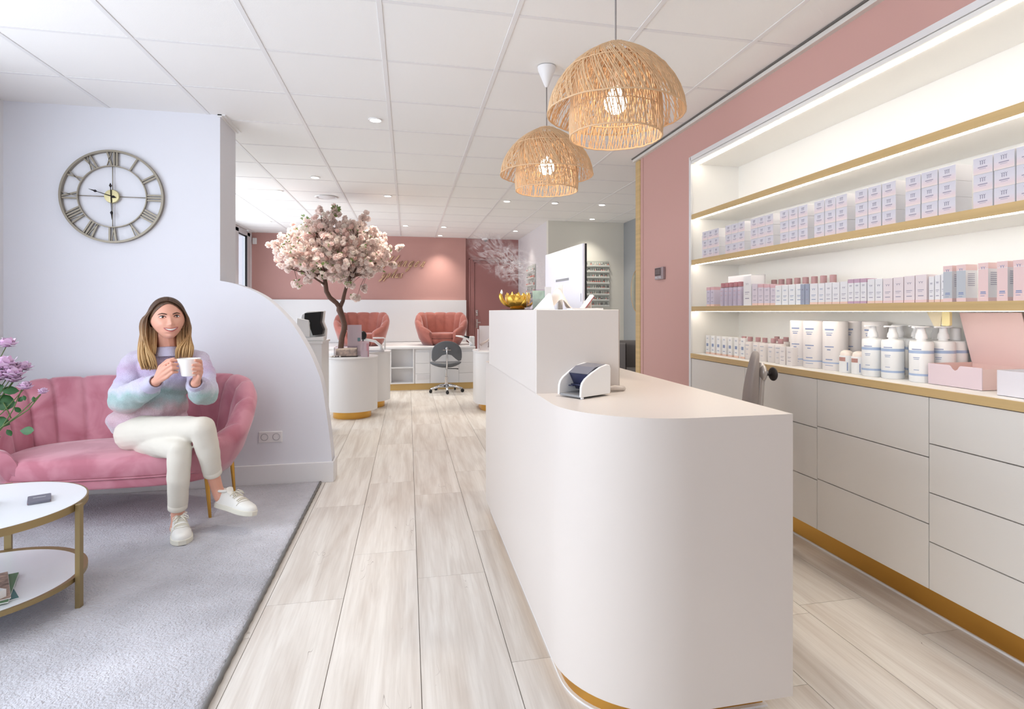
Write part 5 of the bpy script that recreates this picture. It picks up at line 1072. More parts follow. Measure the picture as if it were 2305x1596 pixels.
# items right of the raised box on the desk
tag(obj('leaflet_stand', MB().tube([(.800, 2.42, .903), (.802, 2.42, 1.0), (.806, 2.42, 1.10), (.822, 2.42, 1.145)], [.016, .014, .010, .018], 12, flat=.5), mat('pink_plastic', (226, 168, 168), .35), smooth='all'), 'slim pink paddle-shaped brush standing behind raised counter box', 'brush')
tag(obj('pink_leaflet', MB().prism([(.80, 2.36), (.89, 2.33), (.885, 2.38), (.80, 2.44)], .9022, .906), mat('pink_paper', (214, 140, 140), .5)), 'pink leaflet lying on counter right of the raised box', 'leaflet')
t = thing('sample_stand', 'clear acrylic stand with curled foot beside raised counter box', 'stand', (.78, 2.06, .902))
obj('stand_sheet', MB().box(.774, .778, 2.03, 2.12, .905, 1.207), mat('cream_acrylic', (238, 228, 220), .2, trans=.3), t)
obj('stand_foot', MB().tube([(.70, 2.012, .912), (.75, 2.006, .918), (.79, 2.02, .912), (.795, 2.06, .908)], [.006, .010, .009, .005], 8), mat('cream_acrylic', (238, 228, 220), .2, trans=.3), t, smooth='all')
# ------------------------------------------------------------------ office chair behind counter
t = thing('office_chair', 'grey office chair with black height knob behind the counter', 'chair', (1.42, 2.5, 0))
GFB = mat('grey_upholstery', (150, 142, 140), .6, bump=.2, bscale=300); 
rows = []
for i in range(15):
    u = i/14; z = .56+.445*u; wy = .19*(.55+.45*sin(min(1, u*1.25)*pi/2))*(1-.55*max(0, u-.8)**2/.04*.5); th = .034*(.35+.65*sin(pi*min(1, .12+u*.86)))+.004
    xb = 1.640+.035*u-.012*sin(u*pi)
    r = []
    for k in range(24):
        a = 2*pi*k/24; r.append(Vector((xb+th*cos(a)*.86+wy*.62*sin(a), 2.52-th*cos(a)*.5+wy*.95*sin(a), z)))
    rows.append(r)
B = MB().grid(rows, closed=True, flip=False); B.f.append(tuple(range(24))[::-1]); B.f.append(tuple(range(14*24, 15*24)))
obj('backrest', B, GFB, t, smooth='all', sub=1)
obj('back_joint', MB().ball((1.694, 2.50, .90), (.022, .035, .045)).tube([(1.69, 2.5, .95), (1.688, 2.5, .87), (1.67, 2.5, .60), (1.60, 2.5, .43), (1.45, 2.5, .42)], [.016, .02, .02, .018, .018], 10), mat('silver_plastic', (196, 192, 190), .3, .6), t, smooth='all')
obj('knob', MB().tube([(1.705, 2.50, .893), (1.745, 2.50, .893)], .008, 10).ball((1.757, 2.50, .893), (.014, .034, .034)), mat('knob_black', (48, 44, 46), .4), t, smooth='all')
obj('seat', MB().prism(rrect(1.27, 1.62, 2.30, 2.72, .08, 6), .44, .50), GFB, t, smooth=True, bevel=.02, seg=3)
obj('gas_column', MB().lathe([(0, .08), (.03, .08), (.03, .25), (.018, .25), (.018, .44), (0, .44)], (1.44, 2.5, 0), 16, cap=False), CHROME, t, smooth=True)
def star(t, cx, cy, r, z, m, cm, hr=.022, ph=0, leg='base_leg'):
    for k in range(5):
        a = ph+2*pi*k/5; e = Vector((cx+r*cos(a), cy+r*sin(a), 0))
        obj(leg, MB().tube([(cx, cy, z+.012), ((cx+e.x)/2, (cy+e.y)/2, z+.005), (e.x, e.y, z-.028)], [.026, .020, .014], 8), m, t, smooth='all')
        cs_ = obj('caster', MB().lathe([(0, -.012), (hr*.9, -.012), (hr, -.008), (hr, .008), (hr*.9, .012), (0, .012)], (0, 0, 0), 18, Matrix.Translation((e.x, e.y, hr+.001)) @ Matrix.Rotation(a+.6, 4, 'Z') @ Matrix.Rotation(pi/2, 4, 'X'), cap=False), cm, t, smooth=True)
        obj('caster_stem', MB().tube([(e.x, e.y, hr+.012), (e.x, e.y, z-.02)], .007, 6), cm, cs_)
star(t, 1.44, 2.5, .25, .085, BLACKP, BLACKP)
# ------------------------------------------------------------------ back platform with spa chairs
PY = 8.90
t = thing('platform_cabinet', 'long white platform with drawers, open cubby and gold plinth by salmon wall', 'cabinet', (-.6, 9.6, 0))
obj('platform_top', MB().box(-2.56, 1.03, PY-.015, 10.35, .632, .660), W_LAQ, t, bevel=.003)
obj('plinth', MB().box(-2.56, 1.03, PY+.035, 10.34, 0, .0995), mat('light_oak_plinth', (214, 180, 118), .45, .3), t)
obj('carcass', MB().box(-2.56, -.262, PY, 10.34, .10, .631).box(.092, 1.03, PY+.02, 10.34, .10, .631).box(-.262, .092, 9.08, 10.34, .10, .631).box(-.262, .092, PY, 9.08, .10, .118).box(-.262, .092, PY+.002, 9.08, .338, .352).box(-.262, -.248, PY, 9.08, .118, .631).box(.075, .0925, PY, 9.08, .118, .631), W_LAQ, t)
for x0, x1 in ((.111, .332), (.773, .994)):
    for z0, z1 in ((.10, .248), (.250, .410), (.412, .578)): obj('drawer', MB().box(x0+.001, x1-.001, PY, PY+.019, z0, z1), W_LAQ, t, bevel=.0015, seg=1)
obj('kneehole_panel', MB().box(.334, .771, PY+.004, PY+.019, .10, .578), W_LAQ, t)
obj('socket_strip', MB().box(.135, .325, PY-.006, PY-.0002, .165, .235).box(.155, .185, PY-.007, PY-.006, .18, .22).box(.215, .245, PY-.007, PY-.006, .18, .22).box(.285, .30, PY-.007, PY-.006, .18, .22), mat('strip_pale', (224, 222, 224), .4), t)
tag(obj('back_panel', MB().box(-2.56, 1.035, 10.365, 10.415, .661, 1.407), W_LAQ, bevel=.003), 'long white headboard panel behind the coral chairs on salmon wall', 'panel')
def zr_c(y): 
    t_ = min(1, max(0, (y+.30)/(.50))); return .215+.30*(t_**.8)
def spa_chair(loc, lab):
    t = thing('spa_chair', lab, 'armchair', (0, 0, 0), 'coral velvet tub chairs on the platform')
    rows = shell_mesh(0, .02, .43, .36, .0, .30, .24, radians(-62), 11, zr_c, .15, .0, .70, bulge=.026, ex=2.1, sub=8)
    for r in rows:
        for p in r[-5:]: p.z = max(0.0, p.z)
    B = MB().grid(rows)
    for rw, fl in ((rows[0], 0), (rows[-1], 1)):
        c_ = sum(rw, Vector())/len(rw)+Vector((0, -.02, 0)); n0 = len(B.v); k_ = len(rw); B.v += [tuple(p) for p in rw]+[tuple(c_)]
        B.f += [((n0+i, n0+i+1, n0+k_) if fl else (n0+i+1, n0+i, n0+k_)) for i in range(k_-1)]
    obj('channelled_back', B, VELC, t, smooth='all')
    ol = seat_outline(0, 0, .33, .27, -3, t0=-.95, ex=2.2); ol = front_curve(ol, 0, -.2, .3, .05)
    obj('seat_cushion', cushion(ol, 0, 0, [(.90, .112), (.97, .114), (.99, .13), (.99, .165), (.96, .185), (.85, .195), (.5, .20)]), VELC, t, smooth='all')
    obj('seat_base', cushion(ol, 0, 0, [(.66, .0), (.80, .03), (.92, .07), (.955, .09), (.95, .108), (.9, .111)]), VELC, t, smooth='all')
    t.location = loc; return t
sc = spa_chair((.535, 9.42, .661), 'coral velvet tub chair behind the grey saddle stool')
dup(sc, (-.715, 9.42, .661), None, 'coral velvet tub chair partly behind blossom tree trunk')
def arm_rest(x, y, z, lab, fl=1):
    t = thing('armrest', lab, 'armrest', (x, y, z), 'white curved manicure armrests')
    obj('rest_pad', MB().tube([(x-.20*fl, y-.05, z+.160), (x-.12*fl, y-.05, z+.150), (x-.02*fl, y-.04, z+.115), (x+.05*fl, y-.02, z+.045), (x+.06*fl, y, z+.0)], [.014, .026, .030, .028, .03], 10, flat=.6), WPL, t, smooth='all')
    obj('rest_box', MB().box(min(x+.02*fl, x+.10*fl), max(x+.02*fl, x+.10*fl), y-.03, y+.06, z, z+.15), WPL, t, bevel=.012)
    obj('dark_insert', MB().tube([(x-.07*fl, y-.056, z+.153), (x+.01*fl, y-.052, z+.130)], [.010, .010], 8, flat=1.5), BLACKP, t, smooth='all')
arm_rest(.93, 9.02, .661, 'white curved armrest on platform right of the grey stool')
# grey saddle stool
t = thing('saddle_stool', 'dark grey saddle stool with bow-shaped backrest and chrome base', 'stool', (.56, 8.60, 0))
SG = mat('dark_grey_vinyl', (98, 101, 106), .45)
def lens_shape(pts, y0, th):
    n = len(pts); c = sum((Vector((x, 0, z)) for x, z in pts), Vector())/n; rows = []
    for yy_, sc_ in ((-th, .90), (-th*.6, .985), (0, 1.0), (th*.6, .985), (th, .90)):
        rows.append([Vector((c.x+(x-c.x)*sc_, y0+yy_+.35*(x-c.x)**2*0, c.z+(z-c.z)*sc_)) for x, z in pts])
    B = MB().grid(rows, closed=True); B.f.append(tuple(range(n))[::-1]); B.f.append(tuple(range(4*n, 5*n))); return B
bp = []
for i in range(21): a = pi*i/20; bp.append((.56+.222*cos(a), .572+.195*sin(a)**.85))
bp += [(.338, .52), (.350, .475), (.385, .468), (.43, .50), (.49, .555), (.56, .572), (.63, .555), (.69, .50), (.735, .468), (.770, .475), (.782, .52)]
obj('backrest', lens_shape(bp, 8.50, .024), SG, t, smooth=True)
rows = []
for i in range(9):
    u = -1+2*i/8; w_ = sqrt(max(.0001, 1-u*u)); 
    rows.append([Vector((.555+.235*w_*cos(a), 8.66+.17*u, .405+.030*sin(a)*(w_**.5)*1.5+.055*(w_*cos(a))**2*.6)) for a in [2*pi*k/24 for k in range(24)]])
B = MB().grid(rows, closed=True); B.f.append(tuple(range(24))[::-1]); B.f.append(tuple(range(8*24, 9*24)))
obj('seat', B, SG, t, smooth='all')
obj('back_bar', MB().tube([(.56, 8.472, .66), (.56, 8.465, .60), (.56, 8.465, .45), (.56, 8.48, .37), (.56, 8.60, .355)], .027, 8, flat=.5), CHROME, t, smooth='all')
obj('bar_clamp', MB().ball((.56, 8.468, .655), (.022, .016, .026)).box(.50, .62, 8.468, 8.474, .628, .640), CHROME, t, smooth=True)
obj('gas_column', MB().lathe([(0, .07), (.03, .07), (.032, .12), (.026, .125), (.026, .23), (.015, .235), (.015, .37), (0, .37)], (.56, 8.60, 0), 18, cap=False), CHROME, t, smooth=True)
obj('height_lever', MB().tube([(.57, 8.58, .352), (.70, 8.56, .35), (.735, 8.56, .345)], [.005, .006, .008], 6), BLACKP, t, smooth='all')
star(t, .56, 8.60, .245, .085, CHROME, BLACKP, .026, radians(-90), 'chrome_leg')
# ------------------------------------------------------------------ manicure tables
def round_table(name, lab, x0, x1, y0, y1, r, top, gx=.07, n=20, gold=True):
    t = thing(name, lab, 'table', ((x0+x1)/2, (y0+y1)/2, 0), 'white manicure tables with gold feet')
    obj('table_body', MB().prism(rrect(x0, x1, y0, y1, r, n), .085, top-.018), W_LAQ, t, smooth=True)
    obj('table_top', MB().prism(rrect(x0-.008, x1+.008, y0-.008, y1+.008, r+.006, n), top-.0178, top), W_LAQ, t, smooth=True, bevel=.002, seg=1)
    obj('gold_foot', MB().prism(rrect(x0+gx, x1-gx, y0+gx, y1-gx, max(.02, r-gx), n), 0, .0848), BRASS, t, smooth=True)
    return t
round_table('manicure_table', 'round white manicure table carrying the blossom tree', -.905, -.345, 6.56, 7.12, .279, .690)
round_table('manicure_table', 'wide white manicure table just behind the blossom tree table', -1.02, -.222, 7.26, 7.84, .285, .700)
round_table('manicure_table', 'white round-cornered manicure table left of the reception counter', .80, 1.55, 6.72, 7.42, .27, .722)
t = thing('splash_screen', 'white acrylic nail station with tool rack on table left of counter', 'station', (1.0, 6.9, .722))
obj('screen_panel', MB().box(.860, 1.20, 7.02, 7.03, .722, 1.025), mat('white_acrylic_sheet', (234, 228, 232), .3), t)
obj('screen_side', MB().prism([(.825, 6.84), (.832, 6.84), (.845, 7.03), (.838, 7.03)], .722, .985), mat('white_acrylic_sheet', (234, 228, 232), .3), t)
obj('nail_arm', MB().tube([(.86, 6.88, .80), (.93, 6.90, .835), (1.02, 6.92, .905), (1.10, 6.94, .95)], [.018, .012, .010, .008], 8), mat('beige_plastic', (214, 198, 192), .4), t, smooth='all')
B = MB()
for k in range(5): B.box(.955+k*.03, .972+k*.03, 6.90, 6.92, .775, .83)
B.box(.95, 1.10, 6.895, 6.925, .765, .775)
obj('bottle_rack', B, mat('rack_taupe', (176, 164, 166), .5), t)
# left cabinet and hooded device behind the fin
t = thing('side_cabinet', 'white side cabinet half hidden behind the curved wall', 'cabinet', (-1.0, 5.8, 0))
obj('cabinet_body', MB().box(-1.45, -.785, 5.60, 6.1, .06, .90), W_LAQ, t, bevel=.002)
obj('cabinet_base', MB().box(-1.42, -.82, 5.63, 6.08, 0, .0598), JOINT, t)
obj('cabinet_top', MB().box(-1.46, -.775, 5.59, 6.11, .9002, .922), W_LAQ, t, bevel=.002)
t = thing('hooded_device', 'black and white hooded salon device on cabinet behind curved wall', 'device', (-.90, 5.75, .922))
MD = Matrix(((1, 0, 0, 0), (0, 0, -1, 5.70), (0, 1, 0, 0), (0, 0, 0, 1)))
obj('black_panel', MB().prism([(-.952, 1.185), (-.955, 1.13), (-.905, 1.10), (-.905, 1.05), (-.880, .975), (-.795, .985), (-.785, 1.03), (-.812, 1.10), (-.800, 1.20)][::-1], -.12, .0, MD), mat('deep_black', (12, 12, 16), .6), t, bevel=.004)
obj('white_back', MB().prism([(-1.0, 1.17), (-1.02, 1.0), (-.96, .9225), (-.78, .9225), (-.772, 1.03), (-.80, 1.10), (-.788, 1.208), (-.95, 1.20)][::-1], -.20, -.121, MD), WPL, t, bevel=.006)
obj('white_hood', MB().prism([(-1.01, 1.14), (-1.02, .98), (-.90, .96), (-.898, 1.035), (-.91, 1.12), (-.95, 1.128)][::-1], .001, .05, MD).prism([(-.99, .9225), (-.775, .9225), (-.775, .965), (-.88, .96), (-.99, .945)][::-1], -.12, .04, MD), WPL, t, bevel=.006)
# things on the round tables
t = thing('tree_pot', 'low square clear box of pale stones holding the blossom tree', 'planter', (-.67, 6.85, .69))
obj('stone_fill', MB().box(-.795, -.565, 6.70, 6.93, .694, .782), mat('pale_stone_fill', (214, 200, 178), .8, bump=1, bscale=40, var=.45, vscale=22), t, bevel=.012, seg=2)
obj('pot_glass', MB().box(-.805, -.555, 6.682, 6.686, .69, .800).box(-.805, -.801, 6.686, 6.94, .69, .80).box(-.559, -.555, 6.686, 6.94, .69, .80).box(-.801, -.559, 6.936, 6.94, .69, .80).box(-.801, -.559, 6.686, 6.936, .69, .6935), GLASS, t)
rj = random.Random(8); B = MB()
for k in range(18): B.ball((-.84+rj.random()*.10, 6.66+rj.random()*.08, .699), (.010, .012, .009), 8, 5)
obj('loose_pebbles', B, mat('pebble_white', (226, 220, 212), .6), t, smooth='all', kind='stuff')
pk = mat('pink_tinted_acrylic', (238, 222, 230), .1, trans=.45, ior=1.2)
t = thing('brochure_holder', 'tall clear pink acrylic brochure holder beside the tree trunk', 'holder', (-.60, 6.7, .69))
obj('holder_panel', MB().box(-.690, -.555, 6.95, 6.956, .6905, 1.045).box(-.555, -.530, 6.91+.035, 6.956, .6905, 1.045), pk, t)
obj('brochure', MB().box(-.682, -.565, 6.958, 6.962, .70, 1.03), mat('brochure_pale', (232, 220, 228), .5, var=.05, vscale=8), t)
obj('teal_clip', MB().box(-.575, -.545, 6.938, 6.948, .855, .895), mat('teal_plastic', (96, 128, 136), .4), t, bevel=.003)
t = thing('small_card_holder', 'small pink-edged acrylic card holder right of the tall holder', 'holder', (-.46, 6.7, .69))
obj('holder_panel', MB().box(-.515, -.430, 6.70, 6.706, .6905, .865).box(-.515, -.44, 6.65, 6.655, .6905, .76), pk, t)
obj('rose_cards', MB().box(-.455, -.432, 6.664, 6.69, .6905, .84), mat('rose_paper', (202, 150, 162), .5), t)
t = thing('nail_lamp', 'white nail lamp with curved arm on wide manicure table', 'lamp', (-.33, 7.4, .70))
obj('lamp_base', MB().prism(rrect(-.55, -.29, 7.30, 7.44, .03, 5), .7005, .722), mat('lamp_base_grey', (206, 206, 210), .4), t, smooth=True)
obj('lamp_arm', MB().tube([(-.62, 7.36, .855), (-.50, 7.36, .85), (-.40, 7.36, .83), (-.33, 7.36, .77), (-.32, 7.36, .722)], [.012, .017, .018, .018, .02], 10), WPL, t, smooth='all')
obj('lamp_frame', MB().tube([(-.43, 7.40, .87), (-.30, 7.40, .87), (-.28, 7.40, .86), (-.285, 7.40, .722)], .009, 8), WPL, t, smooth='all')
tag(obj('black_headrest', MB().ball((-.545, 7.35, .905), (.045, .03, .055)), BLACKP, smooth='all'), 'small black rounded speaker behind the tall clear holder', 'speaker')
COL.objects['black_headrest'].name = 'speaker'
obj('speaker_foot', MB().lathe([(0, 0), (.03, 0), (.012, .01), (.008, .155), (0, .155)], (-.545, 7.35, .7005), 12, cap=False), BLACKP, COL.objects['speaker'], smooth=True)
# alarm sensor, polish racks, mirror, dark tub chair
tag(obj('alarm_sensor', MB().box(-2.562, -2.498, 10.385, 10.418, 2.34, 2.445), W_LAQ, bevel=.008), 'small white alarm sensor at top left of the salmon wall', 'sensor')
N1 = ['first', 'second', 'third', 'fourth', 'fifth', 'sixth', 'seventh', 'eighth', 'ninth', 'tenth', 'eleventh', 'twelfth', 'thirteenth']
RK = mat('rack_white', (224, 226, 220), .4)
pc = [mat('polish_%s' % n, c, .25) for n, c in (('pink', (232, 170, 160)), ('nude', (222, 204, 190)), ('grey', (170, 172, 168)), ('clear', (226, 226, 218)), ('coral', (222, 128, 112)), ('dark', (110, 104, 104)), ('sage', (186, 192, 180)))]
def rack(nm, M, W_, z0, z1, rows_, per, lab):
    t = thing('polish_rack', nm, 'rack', M @ Vector((W_/2, 0, z0)))
    B = MB(); dz = (z1-z0)/rows_
    obj('back_plate', MB().box(0, W_, .03, .034, z0, z1, M), mat('rack_back', (196, 200, 192), .4), t)
    for r in range(rows_): obj('ledge', MB().box(0, W_, -.005, .030, z0+r*dz, z0+r*dz+.010, M).box(0, W_, -.006, -.003, z0+r*dz+.010, z0+r*dz+.026, M), RK, t)
    rj = random.Random(int(W_*1000)); ob = None
    for r in range(rows_):
        for k in range(per):
            if rj.random() < .06: continue
            p = M @ Vector(((k+.5)*W_/per, .014, z0+r*dz+.011)); m = pc[min(6, int(rj.random()**1.3*7))] if not (r == 4 and 4 < k < 9) else pc[4]
            h = dz*.62; w_ = min(.011, W_/per*.42)
            lb = lab.replace('bottle on', 'bottle, %s row from top, %s from left, on' % (N1[rows_-r-1], N1[k])); o = tag(obj('polish_bottle', MB().lathe([(0, 0), (w_, 0), (w_, h*.5), (w_*.5, h*.58), (0, h*.58)], p, 8, cap=False), m, smooth=True), lb, 'bottle', lab.replace('bottle', 'bottles'))
            obj('cap', MB().lathe([(0, h*.58), (w_*.5, h*.58), (w_*.45, h), (0, h)], p, 8, cap=False), RK if rj.random() < .6 else pc[5], o, smooth=True)
rack('white wall rack of nail polish on the cream wall right of monitor', Matrix.Translation((2.515, 8.11, 0)), .434, 1.275, 1.955, 8, 13, 'nail polish bottle on cream wall rack')
rack('white wall rack of nail polish on lilac side wall left of monitor', Matrix.Translation((1.974, 9.60, 0)) @ Matrix.Rotation(-pi/2, 4, 'Z'), .62, 1.275, 1.97, 6, 9, 'nail polish bottle on lilac wall rack')
t = thing('wall_mirror', 'round wall mirror on grey wall beside gold oak trim', 'mirror', (3.18, 7.55, 1.5))
MQ = Matrix.Translation((3.188, 7.50, 1.495)) @ Matrix.Rotation(-pi/2, 4, 'Y')
obj('mirror_glass', MB().lathe([(0, .012), (.325, .012), (.33, .006), (.33, 0)], (0, 0, 0), 48, MQ, cap=False), mat('mirror_silver', (225, 228, 222), .04, 1), t, smooth=True)
obj('mirror_rim', MB().tube([MQ @ Vector((.333*cos(a), .333*sin(a), .008)) for a in [2*pi*i/48 for i in range(48)]], .005, 6, closed=True), BRASS, t, smooth='all')
t = thing('tub_chair', 'dark grey tub chair behind the counter near grey wall', 'armchair', (2.9, 6.9, 0))
DG = mat('charcoal_fabric', (92, 88, 88), .8, bump=.3, bscale=200)
rows = []
for i in range(33):
    a = radians(-60)+radians(300)*i/32; a += pi/2+radians(-90)
    rows.append([Vector((2.80+r*cos(a), 6.95+r*sin(a), z)) for r, z in ((.26, .40), (.27, .74), (.29, .80), (.33, .815), (.355, .79), (.35, .3), (.32, .06))])
obj('tub_back', MB().grid(rows, flip=True), DG, t, smooth='all')
obj('seat', MB().lathe([(0, .06), (.27, .06), (.28, .42), (.24, .46), (0, .46)], (2.80, 6.95, 0), 28, cap=False), DG, t, smooth=True)
for a in (45, 135, 225, 315): obj('leg', MB().tube([(2.80+.22*cos(radians(a)), 6.95+.22*sin(radians(a)), .07), (2.80+.24*cos(radians(a)), 6.95+.24*sin(radians(a)), 0)], .012, 6), BLACKP, t)
# ------------------------------------------------------------------ wall lettering (gold script)
G = {'u': [[(0, .9), (.02, .25), (.18, 0), (.38, .25), (.5, 1)], [(.5, 1), (.45, .2), (.58, 0), (.7, .15)]], 'r': [[(0, .1), (.12, .5), (.18, 1), (.24, .85), (.42, .85), (.36, .2), (.5, 0), (.62, .15)]],
     'o': [[(.4, .95), (.12, .8), (.02, .35), (.2, 0), (.45, .25), (.5, .7), (.35, .97), (.62, .8)]], 'f': [[(.0, .1), (.2, .6), (.38, 1.6), (.48, 1.85), (.5, 1.5), (.25, .6), (.1, -.1), (.0, -.4)], [(.1, .95), (.45, .98)]],
     'l': [[(0, .1), (.2, .7), (.42, 1.8), (.32, 1.85), (.12, .7), (.1, .1), (.25, 0), (.4, .15)]], 'n': [[(0, 1), (.02, 0)], [(.02, .4), (.2, .95), (.36, .9), (.38, .2), (.5, 0), (.64, .15)]],
     'g': [[(.42, .9), (.15, .95), (.02, .45), (.15, .02), (.4, .3), (.48, .95), (.4, -.3), (.2, -.85), (.02, -.7), (.15, -.35), (.65, .15)]], 'e': [[(.02, .4), (.3, .55), (.4, .85), (.22, 1), (.03, .6), (.08, .1), (.3, 0), (.5, .2)]],
     'z': [[(.05, .9), (.45, .92), (.02, .05), (.4, .1), (.55, .25)]], 'a': [[(.42, .9), (.15, .95), (.02, .45), (.15, .02), (.4, .3), (.48, .95), (.45, .1), (.58, 0), (.66, .1)]],
     'p': [[(.15, 1), (.05, 0), (-.05, -.85)], [(.1, .6), (.3, 1), (.48, .75), (.4, .15), (.15, .02), (.65, .12)]], 'h': [[(0, .1), (.2, .8), (.34, 1.8), (.26, 1.7), (.05, 0)], [(.05, .35), (.25, .9), (.4, .85), (.4, .15), (.55, 0), (.65, .12)]],
     'y': [[(0, .95), (.05, .3), (.22, .1), (.42, .5), (.48, .95)], [(.48, .95), (.4, -.3), (.15, -.85), (-.02, -.6), (.6, .12)]], 's': [[(.35, .85), (.18, 1), (.06, .75), (.32, .35), (.2, 0), (.0, .12)], [(.2, 0), (.5, .15)]]}
SGN = mat('sign_gold', (214, 180, 146), .4, .2)
def script(word, x0, z0, xh, lab, pitch, wid=None):
    t = thing('wall_lettering', lab, 'sign', (x0, 10.4, z0)); x = x0
    for c in word:
        B = MB()
        for st in G[c]:
            P = [Vector((x+px*xh*1.0+pz*xh*.62, 10.402, z0+pz*xh)) for px, pz in st]; Q = []
            for i in range(len(P)-1):
                a, b, c_, d = P[max(i-1, 0)], P[i], P[i+1], P[min(i+2, len(P)-1)]
                for s_ in range(4): u = s_/4; Q.append(.5*((2*b)+(c_-a)*u+(2*a-5*b+4*c_-d)*u*u+(3*b-a-3*c_+d)*u**3))
            Q.append(P[-1]); B.tube(Q, .0085, 6)
        obj('letter', B, SGN, t, smooth='all'); x += xh*pitch
script('auuroflunger', -.93, 2.0, .100, 'gold script lettering on salmon wall, upper long word', 1.03)
script('yphus', -.46, 1.80, .078, 'gold script lettering on salmon wall, short lower word', .98)
# ------------------------------------------------------------------ blossom tree
tree = thing('blossom_tree', 'artificial cherry blossom tree with pale pink flowers on round manicure table', 'tree', (-.74, 6.84, .70))
BARK = mat('bark_brown', (104, 80, 70), .85, bump=1, bscale=60, var=.2, vscale=14)
TY = 6.84
def br(pts, r, nm='branch', par=None): return obj(nm, MB().tube([(x, TY+y, z) for x, y, z in pts], r, 8), BARK, par or tree, smooth='all')
trunk = br([(-.755, 0, .72), (-.750, 0, .80), (-.740, .0, .90), (-.718, 0, .98), (-.712, 0, 1.05), (-.735, 0, 1.14), (-.765, 0, 1.22), (-.765, 0, 1.265)], [.036, .032, .031, .031, .030, .031, .036, .030], 'trunk')
fork = [([(-.765, 0, 1.25), (-.80, 0, 1.30), (-.87, -.01, 1.36), (-.905, -.02, 1.43), (-.915, -.02, 1.52), (-.93, -.03, 1.60)], [.027, .026, .026, .026, .024, .019]),
        ([(-.76, 0, 1.25), (-.73, .01, 1.32), (-.715, .02, 1.40), (-.69, .02, 1.49), (-.66, .03, 1.56)], [.025, .022, .020, .018, .014])]
for p, r in fork: br(p, r)
rb_ = random.Random(21); tips = []; CC = Vector((-.845, 0, 1.91))
def crown(u1, u2, u3):
    # random point in flattened broad crown
    th = 2*pi*u1; ph = math.acos(1-2*u2); rr0 = u3**(1/2.2)
    return Vector((-.845+.66*rr0*sin(ph)*cos(th), .60*rr0*sin(ph)*sin(th), 1.88+.40*rr0*cos(ph)))
roots = [Vector((-.93, -.03, 1.58)), Vector((-.915, -.02, 1.5)), Vector((-.66, .03, 1.55)), Vector((-.69, .02, 1.48)), Vector((-.92, -.02, 1.56))]
def ok(p):
    x = (p.x+.845)/.68; z = p.z
    top = 2.33-.30*abs(x)**2.2+.06*sin(x*9+1)+.05*sin(x*17); bot = 1.60+.12*abs(x)**1.2+.06*sin(x*8)-(.14 if -.15 < x < .35 else 0)
    return bot < z < top and (x*x+(p.y/.58)**2) < 1
main = []
tg = [(-1.44, 0, 1.93), (-1.28, .2, 2.06), (-1.25, -.25, 1.80), (-1.05, .25, 2.22), (-.98, -.28, 2.10), (-.82, 0, 2.34), (-.70, .3, 2.22), (-.60, -.25, 2.15), (-.50, .1, 2.30), (-.36, -.1, 2.08), (-.24, .1, 1.96), (-.30, -.25, 1.80), (-.50, .25, 1.74), (-1.15, .0, 1.62), (-1.30, -.05, 1.68), (-.62, -.35, 1.85), (-.95, .35, 1.90), (-.80, -.40, 2.0), (-.95, -.15, 2.32), (-.42, -.05, 1.70)]
for g_ in tg:
    g_ = Vector(g_); r0 = roots[0 if g_.x < -.80 else 2] if rb_.random() < .7 else roots[1 if g_.x < -.8 else 3]
    m1 = r0.lerp(g_, .4)+Vector((rb_.uniform(-.04, .04), rb_.uniform(-.04, .04), rb_.uniform(-.01, .05))); m2 = r0.lerp(g_, .75)+Vector((rb_.uniform(-.03, .03), rb_.uniform(-.03, .03), rb_.uniform(-.02, .03)))
    br([tuple(r0), tuple(m1), tuple(m2), tuple(g_)], [.013, .009, .006, .003]); main.append((r0, m1, m2, g_))
tw = MB(); pts_ = []
while len(pts_) < 1450:
    if rb_.random() < .62:
        r0, m1, m2, g_ = rb_.choice(main); t_ = rb_.random(); q = (m1.lerp(m2, t_*2) if t_ < .5 else m2.lerp(g_, (t_-.5)*2)); p = q+Vector((rb_.gauss(0, .065), rb_.gauss(0, .065), rb_.gauss(0, .055)))
    else: p = crown(rb_.random(), rb_.random(), rb_.random())
    if ok(p): pts_.append(p)
ends = [Vector(g_[3]) for g_ in main]
for e_ in ends:
    for k in range(7): pts_.append(e_+Vector((rb_.gauss(0, .028), rb_.gauss(0, .03), rb_.gauss(0, .028))))
for c_ in ((-1.22, -.1, 1.50), (-.50, -.1, 1.47), (-.62, -.15, 1.50), (-.56, -.2, 1.36), (-1.10, -.1, 1.55), (-.16, 0, 1.75), (-.10, 0, 1.95)):
    for k in range(8): pts_.append(Vector(c_)+Vector((rb_.gauss(0, .02), rb_.gauss(0, .02), rb_.gauss(0, .018))))
for p in pts_[::7]:
    r0, m1, m2, g_ = min(main, key=lambda b_: (b_[2]-p).length); q = m2.lerp(g_, rb_.random()*.8)
    tw.tube([(q.x, TY+q.y, q.z), ((q.x+p.x)/2+rb_.uniform(-.01, .01), TY+(q.y+p.y)/2, (q.z+p.z)/2+.01), (p.x, TY+p.y, p.z)], [.0032, .0024, .0014], 5)
obj('twigs', tw, BARK, tree, smooth='all', kind='stuff')
